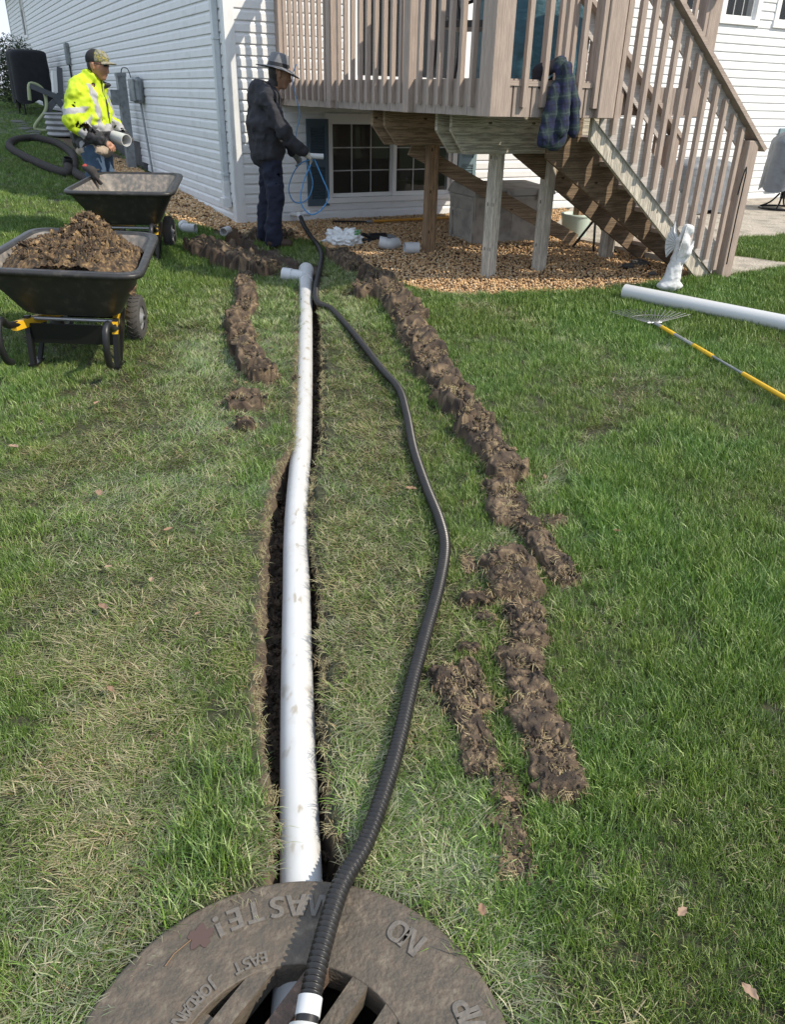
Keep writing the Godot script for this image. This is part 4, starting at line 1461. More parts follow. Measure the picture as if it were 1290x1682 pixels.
func fitting(called: String, label: String, at: Vector3, turn: float, bent: bool, r := 0.058) -> void:
	var t := thing(called, label, "fitting", "", Transform3D(Basis(Vector3.UP, turn), at))
	var g := Geo.new()
	g.pipe(Vector3(0.0, 0, 0), Vector3(0.075, 0, 0), r, 0.007, 24)
	part(t, "socket", g, M.pvc)
	if bent:
		g = Geo.new()
		g.tube(smooth([Vector3(0.01, 0, 0), Vector3(-0.035, 0.0, -0.01), Vector3(-0.07, 0.012, -0.05)], 0.012), PackedFloat32Array([r * 0.97]), 24, false)
		part(t, "bend", g, M.pvc)
		g = Geo.new()
		g.pipe(Vector3(-0.06, 0.01, -0.035), Vector3(-0.105, 0.022, -0.095), r * 1.02, 0.007, 24)
		part(t, "socket", g, M.pvc)
	else:
		g = Geo.new()
		g.pipe(Vector3(-0.075, 0, 0), Vector3(0.0, 0, 0), r * 0.985, 0.007, 24)
		part(t, "socket", g, M.pvc)
		g = Geo.new()
		g.pipe(Vector3(-0.006, 0, 0), Vector3(0.006, 0, 0), r * 1.02, 0.012, 24)
		part(t, "ridge", g, M.pvc)


func make_grate() -> void:
	var top := 0.022
	var gr := thing("storm_drain", "round cast iron storm drain grate with raised lettering in the lawn", "drain", "", Transform3D(Basis(), Vector3(GRATE.x, 0, GRATE.y)))
	var inner := 0.252
	var g := Geo.new()
	g.lathe(PackedVector2Array([Vector2(GRATE_R, -0.10), Vector2(GRATE_R, top - 0.010), Vector2(GRATE_R - 0.004, top - 0.003), Vector2(GRATE_R - 0.012, top), Vector2(inner + 0.055, top), Vector2(inner + 0.050, top - 0.002), Vector2(inner + 0.004, top - 0.004), Vector2(inner, top - 0.008), Vector2(inner, -0.06)]), 96)
	part(gr, "rim", g, M.iron)
	# bars across the opening
	var disc := PackedVector2Array()
	for i in 64:
		disc.append(Vector2.from_angle(TAU * i / 64.0) * (inner + 0.003))
	var ang := deg_to_rad(58.0)
	var along := Vector2(cos(ang), sin(ang))     # (x, -z)
	var across := Vector2(-along.y, along.x)
	var k := 0
	for off in [-0.19, -0.09, 0.005, 0.103, 0.203]:
		var c: Vector2 = across * off
		var w := 0.0205
		var strip := PackedVector2Array([c - along * 0.5 - across * w, c + along * 0.5 - across * w, c + along * 0.5 + across * w, c - along * 0.5 + across * w])
		for piece in Geometry2D.intersect_polygons(disc, strip):
			g = Geo.new()
			g.prism(piece, 0.055, Transform3D(Basis(Vector3.RIGHT, Vector3.FORWARD, Vector3.UP), Vector3(0, top - 0.062, 0)))
			part(gr, "bar", g, M.iron_rusty if k == 3 else M.iron)
		k += 1
	for side_ in [-1.0, 1.0]:
		var c2: Vector2 = along * side_ * 0.0
		var strip := PackedVector2Array([c2 - across * 0.5 - along * 0.020, c2 + across * 0.5 - along * 0.020, c2 + across * 0.5 + along * 0.020, c2 - across * 0.5 + along * 0.020])
		if side_ > 0.0:
			for piece in Geometry2D.intersect_polygons(disc, strip):
				g = Geo.new()
				g.prism(piece, 0.045, Transform3D(Basis(Vector3.RIGHT, Vector3.FORWARD, Vector3.UP), Vector3(0, top - 0.067, 0)))
				part(gr, "cross_bar", g, M.iron)
	# basin walls below
	g = Geo.new()
	g.lathe(PackedVector2Array([Vector2(GRATE_R - 0.03, -0.06), Vector2(GRATE_R - 0.03, -0.98), Vector2(0.0, -0.98)]), 40)
	part(gr, "basin", g, M.concrete_dark)
	# raised lettering, read from the far side of the drain
	ring_text(gr, "DUMP NO WASTE!", 0.395, 0.056, top + 0.001, [4.5, 11, 17.5, 23.7, 0, 51, 57, 0, 88.6, 95.2, 102, 109.5, 116.3, 122.5])
	ring_text(gr, "EAST JORDAN", 0.279, 0.028, top - 0.002, [109.5, 113.7, 117.8, 122.0, 0, 134.8, 138.6, 142.6, 146.6, 150.4, 154.2])
	# wet maple leaf stuck to the rim, and a small orange snail-like seed
	var lf := Geo.new()
	var poly := PackedVector2Array()
	for i in 30:
		var a := TAU * i / 30.0
		var lobe := 0.55 + 0.45 * absf(cos(a * 2.5)) * (0.75 + 0.25 * sin(a * 7.0))
		poly.append(Vector2(cos(a), sin(a)) * 0.036 * lobe)
	lf.prism(poly, 0.0012, Transform3D(Basis(Vector3.RIGHT, Vector3.FORWARD, Vector3.UP).rotated(Vector3.UP, 0.5), Vector3.ZERO), Color(0.085, 0.052, 0.044))
	lf.tube(PackedVector3Array([Vector3(-0.02, 0.002, 0.01), Vector3(-0.05, 0.003, 0.045), Vector3(-0.062, 0.004, 0.075)]), PackedFloat32Array([0.0013]), 5, true, Color(0.2, 0.12, 0.06))
	single("maple_leaf", lf, M.leaf, "dark wet maple leaf stuck on the iron drain rim", "leaf", "", Transform3D(Basis(), Vector3(-0.425, top + 0.001, -1.146)))


func ring_text(parent: Node3D, text: String, r: float, high: float, y: float, angles: Array) -> void:
	var bold := SystemFont.new()
	bold.font_names = PackedStringArray(["Droid Sans"])
	bold.font_weight = 700
	for i in text.length():
		if text[i] == " ":
			continue
		var tm := TextMesh.new()
		tm.text = text[i]
		tm.font_size = 32
		tm.font = bold
		tm.pixel_size = high / 23.0
		tm.depth = 0.007
		var a := deg_to_rad(angles[i])   # measured anticlockwise from +x, seen from above
		var out := Vector3(cos(a), 0, -sin(a))
		var o := part(parent, "letter", tm, M.iron_worn)
		# glyph tops point to the middle of the drain
		o.transform = Transform3D(Basis(Vector3.UP.cross(out).normalized() * 1.0, -out, Vector3.UP), out * r + Vector3.UP * y)


func make_sod() -> void:
	var n := FastNoiseLite.new()
	n.seed = 17
	n.frequency = 1.0
	n.fractal_octaves = 4
	var dark := Color(0.046, 0.034, 0.026)
	var mid := Color(0.135, 0.095, 0.064)
	var tan_ := Color(0.40, 0.29, 0.17)
	var clod := rock(61, 2, 0.8, Vector3(1, 0.7, 0.85), Color.WHITE, 2.2).mesh()
	var root := root_tuft(71)
	var i := -1
	var seen := {}
	for s in sods:
		i += 1
		var pts := []
		for p in s[0]:
			pts.append(Vector3(p.x, 0, p.y))
		var near: bool = pts[0].z > -3.8
		var path := smooth(pts, 0.010 if near else 0.022)
		var length := 0.0
		for k in path.size() - 1:
			length += path[k].distance_to(path[k + 1])
		var cols := 26 if near else 18
		var wide: float = s[1]
		var high: float = s[2]
		var g := Geo.new()
		var m := path.size() + 6
		var base := path[0]
		g.grid(cols, m, func(c: int, j: int) -> Array:
			var k := clampi(j - 3, 0, path.size() - 1)
			var dir := (path[mini(k + 1, path.size() - 1)] - path[maxi(k - 1, 0)]).normalized()
			var sidev := dir.cross(Vector3.UP)
			var end := float(maxi(3 - j, j - (m - 4))) / 3.0 if j < 3 or j > m - 4 else 0.0   # the last rows fold down to the ground
			var t := float(c) / (cols - 1) * 2.0 - 1.0
			var ragged := 1.0 + 0.55 * n.get_noise_2d(k * (0.010 if near else 0.022) * 9.0 + i * 13.0, signf(t) * 4.0)
			var x := signf(t) * pow(absf(t), 0.75) * wide * 0.5 * ragged * (1.0 - 0.25 * end * end)
			var y := high * pow(maxf(0.0, 1.0 - pow(absf(t), 5.5)), 0.42) * (1.0 - pow(end, 2.0))
			var run := k * (0.010 if near else 0.022)
			var crack := fposmod(run + 0.05 * n.get_noise_2d(t * 2.0 + i, run * 3.0), 0.23 + 0.03 * (i % 4)) - 0.1
			y *= 1.0 - 0.55 * exp(-pow(crack / 0.014, 2.0))
			var q := path[k] + sidev * x + dir * (end * 0.022 * (1.0 if j > m - 4 else -1.0))
			var big := n.get_noise_3d(q.x * 7.0, i * 3.7 + y * 6.0, q.z * 7.0)
			var sm := n.get_noise_3d(q.x * 34.0, y * 34.0, q.z * 34.0 + i)
			y *= 0.85 + (0.5 if near else 0.7) * big
			y += ((0.012 if near else 0.013) * sm + 0.012 * n.get_noise_3d(q.x * 90.0, y * 90.0, q.z * 90.0)) * (1.0 if absf(t) < 0.97 else 0.2)
			q += sidev * 0.020 * sm
			y = maxf(y, -0.012)
			var v := n.get_noise_3d(q.x * 11.0 + 40.0, y * 11.0, q.z * 11.0)
			var v2 := n.get_noise_3d(q.x * 50.0, y * 50.0, q.z * 50.0 + 8.0)
			var col := dark.lerp(mid, clampf(0.45 + 1.4 * v, 0.0, 1.0)).lerp(tan_, clampf(v2 * 1.1 + v * 0.9 - 0.12, 0.0, 0.8))
			q.y = soft_ground(q.x, q.z) + y
			return [q - base, col])
		var words := sod_words(i)
		var group := ""
		if words[1]:
			group = words[1]
		var t := thing("sod_strip" if high > 0.04 else "sod_scrap", words[0], "sod", group, Transform3D(Basis(), base))
		part(t, "sod", g, M.soil)
		# crumbs and torn roots that hang from it
		var xf := []
		var cl := []
		var rx := []
		var rc := []
		for k in int(length * wide * (3800.0 if near else 1500.0)) + 8:
			var q := path[rng.randi() % path.size()]
			var off := Vector3(rng.randfn() * wide * 0.42, 0, rng.randfn() * 0.03)
			var p := q + off
			var rad := rng.randf_range(0.002, 0.0075) * (1.0 if near else 1.7)
			var on := absf(off.x) < wide * 0.36
			var y := soft_ground(p.x, p.z) + (high * 0.8 if on else 0.006)
			xf.append(Transform3D(Basis(Vector3(rng.randfn(), rng.randfn(), rng.randfn()).normalized(), rng.randf() * TAU).scaled(Vector3.ONE * rad), Vector3(p.x, y, p.z) - base))
			cl.append(dark.lerp(tan_, rng.randf() * rng.randf() * 0.8))
		many(t, "crumbs", clod, M.stone, xf, cl)
		for k in int(length * wide * (2400.0 if near else 1300.0)) + 8:
			var q := path[rng.randi() % path.size()]
			var off := rng.randf_range(-0.5, 0.5) * wide
			var y := high * (0.95 if absf(off) < wide * 0.3 else 0.55) * rng.randf_range(0.5, 1.0)
			var p := q + Vector3(off, 0, rng.randfn() * 0.02)
			rx.append(Transform3D(Basis(Vector3.UP, rng.randf() * TAU) * Basis(Vector3.RIGHT, rng.randf_range(-1.0, 1.0)), Vector3(p.x, soft_ground(p.x, p.z) + y, p.z) - base).scaled_local(Vector3.ONE * rng.randf_range(0.6, 1.3)))
			rc.append(Color(0.30, 0.21, 0.12).lerp(Color(0.42, 0.36, 0.18), rng.randf()))
		many(t, "roots", root, M.blade, rx, rc)
	# crumbled soil on the trench floor
	var tx := []
	var tc := []
	for k in 4200:
		var z := rng.randf_range(-8.6, -1.2)
		var x := rng.randf_range(-1.7, 0.05) if z < -7.0 else rng.randf_range(side(TRENCH_L, z), side(TRENCH_R, z))
		var d := dug(x, z)
		if d < 0.5:
			continue
		var y := soft_ground(x, z) - 0.185 * d + rng.randf_range(-0.02, 0.012)
		tx.append(Transform3D(Basis(Vector3(rng.randfn(), rng.randfn(), rng.randfn()).normalized(), rng.randf() * TAU).scaled(Vector3.ONE * rng.randf_range(0.006, 0.022)), Vector3(x, y, z)))
		tc.append(dark.lerp(mid, rng.randf()))
	many(self, "trench_soil", clod, M.stone, tx, tc)
	# torn roots and soil crumbs along the cut edges
	var ex := []
	var ec := []
	for k in 2600:
		var z := rng.randf_range(-7.2, -1.35)
		var left := rng.randf() < 0.5
		var x := side(TRENCH_L if left else TRENCH_R, z) + rng.randfn() * 0.012
		ex.append(Transform3D(Basis(Vector3.UP, rng.randf() * TAU) * Basis(Vector3.RIGHT, rng.randf_range(-1.2, 1.2)), Vector3(x, soft_ground(x, z) - rng.randf() * 0.035, z)).scaled_local(Vector3.ONE * rng.randf_range(0.5, 1.1)))
		ec.append(Color(0.28, 0.21, 0.12).lerp(Color(0.36, 0.34, 0.17), rng.randf()))
	many(self, "torn_roots", root, M.blade, ex, ec)


func sod_words(i: int) -> Array:
	var w := [
		"small round turned sod clump left of the long row", "turned sod strip next to the gravel edge, first of its row", "turned sod strip, second in the row from the gravel", "turned sod strip, third in the row from the gravel", "narrow turned sod strip, fourth in the row from the gravel", "turned sod strip with a broken end, fifth from the gravel",
		"flat squarish sod piece just past the gap in the row", "thin trailing sod sliver beside the flat squarish piece", "thick block of sod with pale roots on its face", "short sod scrap beside the thick pale-rooted block", "square sod block with a smooth dark corner", "longest turned sod strip with dangling roots at its end", "sod strip lying beside the black hose", "thin sod sliver on the strip beside the black hose", "flat smooth dark sod piece with a pale leaf on it",
		"large ridge of turned sod near the boots of the hooded man", "turned sod strip between the large ridge and the white pipe", "short sod clump left of the white pipe with grass on it", "lumpy sod strip halfway along the left of the trench", "loose heap of dark soil left of the trench", "small dark soil clod beyond the loose heap"]
	if i < w.size():
		return [w[i], "turned sod along the trench"]
	if i < 25:
		return ["small flat scrap of soil lying on the grass", "soil scraps on the grass"]
	return [["dug soil beside the boots of the hooded man", "dug sod between the hose and the gravel edge"][i - 25], ""]


func root_tuft(seed_: int) -> Mesh:
	var r := RandomNumberGenerator.new()
	r.seed = seed_
	var g := Geo.new()
	for b in 6:
		var o := Vector3(r.randfn() * 0.008, 0, r.randfn() * 0.008)
		var d := Vector3(r.randfn(), r.randfn() * 0.5, r.randfn()).normalized()
		var d2 := (d + Vector3(r.randfn(), r.randfn(), r.randfn()) * 0.5).normalized()
		var l := r.randf_range(0.012, 0.03)
		var s := d.cross(Vector3.UP).normalized() * 0.0009
		var p1 := o + d * l
		var p2 := p1 + d2 * l
		g.quad(o - s, o + s, p1 + s, p1 - s)
		g.tri(p1 - s, p1 + s, p2)
	return g.mesh()


func make_barrows() -> void:
	var first := barrow("black_wheelbarrow", "black plastic wheelbarrow heaped with brown soil", M.tray)
	first.transform = Transform3D(Basis(Vector3.UP, deg_to_rad(5.0)) * Basis(Vector3.BACK, deg_to_rad(-2.0)), at_ground(-2.09, -5.17, 0.008))
	var second := first.duplicate()
	second.name = numbered("black_wheelbarrow")
	add_child(second)
	second.set_meta("label", "empty black wheelbarrow with a worn grey tray and a glove on its rim")
	second.transform = Transform3D(Basis(Vector3.UP, deg_to_rad(4.0)), at_ground(-2.62, -8.12))
	# soil heap in the first one
	var n := FastNoiseLite.new()
	n.seed = 9
	n.frequency = 1.0
	n.fractal_octaves = 5
	var dark := Color(0.032, 0.024, 0.018)
	var brown := Color(0.125, 0.080, 0.045)
	var tan_ := Color(0.36, 0.24, 0.115)
	var heap := thing("soil_heap", "heap of lumpy brown and black soil in the wheelbarrow", "soil", "", first.transform)
	var g := Geo.new()
	g.grid(120, 120, func(i: int, j: int) -> Array:
		var z := lerpf(0.35, -0.42, j / 119.0)
		var x := (lerpf(-0.40, 0.43, i / 119.0)) * lerpf(1.0, 0.85, j / 119.0)
		var r := Vector2((x - 0.02) / 0.45, (z + 0.03) / 0.42).length()
		var y := 0.53 + 0.19 * pow(maxf(0.0, 1.0 - r * r * 0.8), 0.5)
		y += 0.15 * exp(-Vector2((x - 0.06) / 0.13, (z + 0.18) / 0.13).length_squared())
		y += (0.07 * n.get_noise_2d(x * 9.0, z * 9.0) + 0.05 * absf(n.get_noise_2d(x * 18.0, z * 18.0)) + 0.028 * n.get_noise_2d(x * 45.0, z * 45.0)) * (1.0 - 0.75 * smoothstep(0.55, 1.0, r))
		y = lerpf(y, 0.46, smoothstep(1.08, 1.35, r))
		var v := n.get_noise_2d(x * 16.0 + 3.0, z * 16.0)
		var v2 := n.get_noise_2d(x * 45.0, z * 45.0 + 5.0)
		return [Vector3(x, y, z), dark.lerp(brown, clampf(0.5 + v * 1.6, 0.0, 1.0)).lerp(tan_, clampf(v2 * 2.0 + v * 0.5 - 0.15, 0.0, 0.9))])
	part(heap, "soil", g, M.soil)
	var clods := [rock(81, 2, 0.85, Vector3(1, 0.6, 0.8), Color.WHITE, 2.3).mesh(), rock(82, 2, 0.8, Vector3(0.7, 1, 0.6), Color.WHITE, 2.1).mesh()]
	for c in 2:
		var xf := []
		var cl := []
		for k in 900:
			var a := rng.randf() * TAU
			var rr := sqrt(rng.randf()) * 0.93
			var x := cos(a) * rr * 0.40
			var z := -0.03 + sin(a) * rr * 0.38
			var y := 0.53 + 0.19 * pow(maxf(0.0, 1.0 - rr * rr * 0.8), 0.5) + 0.15 * exp(-Vector2((x - 0.06) / 0.13, (z + 0.18) / 0.13).length_squared()) + rng.randf_range(-0.02, 0.03)
			xf.append(Transform3D(Basis(Vector3(rng.randfn(), rng.randfn(), rng.randfn()).normalized(), rng.randf() * TAU).scaled(Vector3.ONE * rng.randf_range(0.005, 0.024) * rng.randf_range(0.6, 1.3)), Vector3(x, y, z)))
			cl.append(dark.lerp(brown, rng.randf()).lerp(tan_, clampf(rng.randf() * 1.5 - 0.75, 0.0, 1.0)))
		many(heap, "clods", clods[c], M.stone, xf, cl)
	# work glove hung over the rim of the second one
	var rim: Vector3 = second.transform * Vector3(-0.42, 0.73, -0.22)
	var gl := thing("work_glove", "dark work glove draped over the rim of the empty wheelbarrow", "glove", "", Transform3D(Basis(Vector3.UP, 0.4), rim))
	var f := Flesh.new()
	f.bone(Vector3(-0.03, 0.045, -0.03), Vector3(0.02, 0.02, 0.02), 0.034, 0.04, 0.02)
	f.bone(Vector3(0.02, 0.02, 0.02), Vector3(0.05, -0.03, 0.03), 0.038, 0.035, 0.02)
	for k in 4:
		var z := -0.015 + k * 0.024
		f.bone(Vector3(0.045, -0.03, z), Vector3(0.07 + 0.008 * k, -0.09 - 0.012 * (1.5 - absf(k - 1.5)), z + 0.01 * (k - 1.5)), 0.0125, 0.010, 0.006)
	f.bone(Vector3(0.03, 0.02, -0.03), Vector3(0.09, 0.02, -0.06), 0.013, 0.011, 0.01)
	part(gl, "glove", f.build(0.005, func(p: Vector3): return Color(0.45, 0.06, 0.05) if p.y > 0.06 and p.x < -0.02 else Color(0.045, 0.04, 0.04)), M.cloth)


func barrow(called: String, label: String, tray_m: Material) -> Node3D:
	# handles point to +z, wheels to -z
	var t := thing(called, label, "wheelbarrow", "wheelbarrows on the lawn")
	var g := Geo.new()
	# tray: rings from the rim down; [half width rear, half width front, rear z, front z, rear y, front y]
	var ring := func(hr: float, hf: float, zr: float, zf: float, yr: float, yf: float, rad: float) -> PackedVector3Array:
		var out := PackedVector3Array()
		var cs := [Vector2(hr, zr), Vector2(hf, zf), Vector2(-hf, zf), Vector2(-hr, zr)]
		for k in 4:
			var c: Vector2 = cs[k]
			var p: Vector2 = (cs[(k + 3) % 4] - c).normalized()
			var q: Vector2 = (cs[(k + 1) % 4] - c).normalized()
			for e in 6:
				var u := e / 5.0
				var w := c + p * rad * (1.0 - u) * (1.0 - u) + q * rad * u * u
				out.append(Vector3(w.x, lerpf(yr, yf, (w.y - zr) / (zf - zr)), w.y))
		return out
	var rings := [
		ring.call(0.27, 0.20, 0.24, -0.30, 0.33, 0.33, 0.10),
		ring.call(0.30, 0.22, 0.27, -0.33, 0.345, 0.345, 0.10),
		ring.call(0.455, 0.375, 0.43, -0.50, 0.615, 0.70, 0.12),
		ring.call(0.465, 0.385, 0.44, -0.51, 0.635, 0.72, 0.12),
		ring.call(0.505, 0.425, 0.48, -0.55, 0.632, 0.717, 0.14),
		ring.call(0.512, 0.432, 0.487, -0.557, 0.615, 0.70, 0.14),
		ring.call(0.505, 0.425, 0.48, -0.55, 0.595, 0.68, 0.14),
		ring.call(0.478, 0.395, 0.452, -0.522, 0.60, 0.685, 0.13),
		ring.call(0.31, 0.23, 0.28, -0.34, 0.335, 0.335, 0.11),
		ring.call(0.275, 0.205, 0.245, -0.305, 0.315, 0.315, 0.10)]
	var sew := func(gg: Geo, a0: int, a1: int) -> void:
		var first: int = gg.v.size()
		for k in range(a0, a1 + 1):
			for p in rings[k]:
				gg.vert(p)
		for k in a1 - a0:
			for e in 24:
				var a := first + k * 24 + e
				var b := first + k * 24 + (e + 1) % 24
				gg.face(a, b, b + 24)
				gg.face(a, b + 24, a + 24)
	var floor_fan := func(gg: Geo, k: int, flip: bool) -> void:
		var c: int = gg.vert(Vector3(0, rings[k][0].y, -0.03))
		var first: int = gg.v.size()
		for p in rings[k]:
			gg.vert(p)
		for e in 24:
			if flip:
				gg.face(c, first + e, first + (e + 1) % 24)
			else:
				gg.face(c, first + (e + 1) % 24, first + e)
	sew.call(g, 7, 9)
	floor_fan.call(g, 9, true)
	var tray := part(t, "tray", g, tray_m)
	g = Geo.new()
	sew.call(g, 2, 7)
	part(tray, "rim", g, M.tray)
	g = Geo.new()
	sew.call(g, 0, 2)
	floor_fan.call(g, 0, false)
	part(tray, "lining", g, M.tray_worn)
	for s in [-1.0, 1.0]:
		# handle rail and its loop grip
		g = Geo.new()
		g.beam(Vector3(s * 0.12, 0.225, -0.42), Vector3(s * 0.30, 0.28, 0.42), 0.035, 0.05)
		part(t, "handle_rail", g, M.yellow)
		g = Geo.new()
		g.tube(smooth([Vector3(s * 0.292, 0.28, 0.36), Vector3(s * 0.305, 0.31, 0.50), Vector3(s * 0.305, 0.36, 0.58), Vector3(s * 0.305, 0.33, 0.645), Vector3(s * 0.303, 0.22, 0.66), Vector3(s * 0.298, 0.13, 0.62), Vector3(s * 0.294, 0.10, 0.56)], 0.02), PackedFloat32Array([0.021]), 12)
		part(t, "grip", g, M.black_plastic)
		# leg with foot
		g = Geo.new()
		g.beam(Vector3(s * 0.27, 0.31, 0.26), Vector3(s * 0.262, 0.0, 0.30), 0.03, 0.05, Vector3.BACK)
		g.beam(Vector3(s * 0.25, 0.30, -0.05), Vector3(s * 0.255, 0.005, 0.20), 0.025, 0.03, Vector3.BACK)
		g.box(Vector3(s * 0.26, 0.008, 0.25), Vector3(0.05, 0.016, 0.17))
		part(t, "leg", g, M.black_steel)
		# wheel
		var wh := Vector3(s * 0.26, 0.16, -0.36)
		g = Geo.new()
		var spin := Basis(Vector3(0, 0, 1), PI / 2)
		g.lathe(PackedVector2Array([Vector2(0.085, -0.038), Vector2(0.132, -0.045), Vector2(0.152, -0.033), Vector2(0.160, 0.0), Vector2(0.152, 0.033), Vector2(0.132, 0.045), Vector2(0.085, 0.038)]), 32, Transform3D(spin, wh))
		for k in 26:
			var a := TAU * k / 26.0
			for q in [-1.0, 1.0]:
				g.beam(wh + Vector3(q * 0.004, sin(a) * 0.159, cos(a) * 0.159), wh + Vector3(q * 0.034, sin(a + 0.12) * 0.153, cos(a + 0.12) * 0.153), 0.009, 0.008, Vector3(0, cos(a), -sin(a)))
		var tyre := part(t, "wheel", g, M.tyre)
		g = Geo.new()
		g.lathe(PackedVector2Array([Vector2(0.0, -0.03), Vector2(0.03, -0.05), Vector2(0.04, -0.02), Vector2(0.08, -0.026), Vector2(0.088, -0.038), Vector2(0.088, 0.038), Vector2(0.08, 0.026), Vector2(0.04, 0.02), Vector2(0.03, 0.05), Vector2(0.0, 0.03)]), 24, Transform3D(spin, wh))
		part(tyre, "hub", g, M.rim_metal)
	g = Geo.new()
	g.bar(Vector3(-0.32, 0.16, -0.36), Vector3(0.32, 0.16, -0.36), 0.012, 10)
	part(t, "axle", g, M.black_steel)
	g = Geo.new()
	g.box(Vector3(0, 0.205, 0.275), Vector3(0.52, 0.125, 0.012), Basis(Vector3.RIGHT, 0.06))
	part(t, "leg_brace", g, M.black_steel)
	g = Geo.new()
	g.bar(Vector3(-0.26, 0.285, 0.22), Vector3(0.26, 0.285, 0.22), 0.012, 8)
	part(t, "tray_support", g, M.rim_metal)
	return t


func drape(g: Geo, w: float, d: float, h: float, flare: float, seed_: int, crown := 0.05, fold := 0.03) -> void:   # a cover hanging over a block of w x d x h, standing at the origin
	var n := FastNoiseLite.new()
	n.seed = seed_
	n.frequency = 1.0
	var rows := 26
	var seg := 56
	g.grid(seg + 1, rows, func(i: int, j: int) -> Array:
		var a := TAU * i / seg
		var t := float(j) / (rows - 1)
		var c := Vector2(cos(a), sin(a))
		var sq := pow(pow(absf(c.x), 5.0) + pow(absf(c.y), 5.0), -0.2)
		var top := clampf(t / 0.3, 0.0, 1.0)
		var down := clampf((t - 0.3) / 0.7, 0.0, 1.0)
		var f := sin(a * 9.0 + n.get_noise_1d(a) * 3.0) * fold * down + n.get_noise_3d(c.x * 2.0, t * 5.0, c.y * 2.0) * 0.03
		var r := top * (1.0 + flare * down) + f * top
		var y := h + crown * (1.0 - top * top) - down * h * (0.96 + 0.05 * sin(a * 5.0)) - 0.03 * pow(top, 6.0) * (1.0 - down)
		return [Vector3(c.x * sq * w / 2 * r, maxf(y, 0.01), -c.y * sq * d / 2 * r), Color.WHITE])


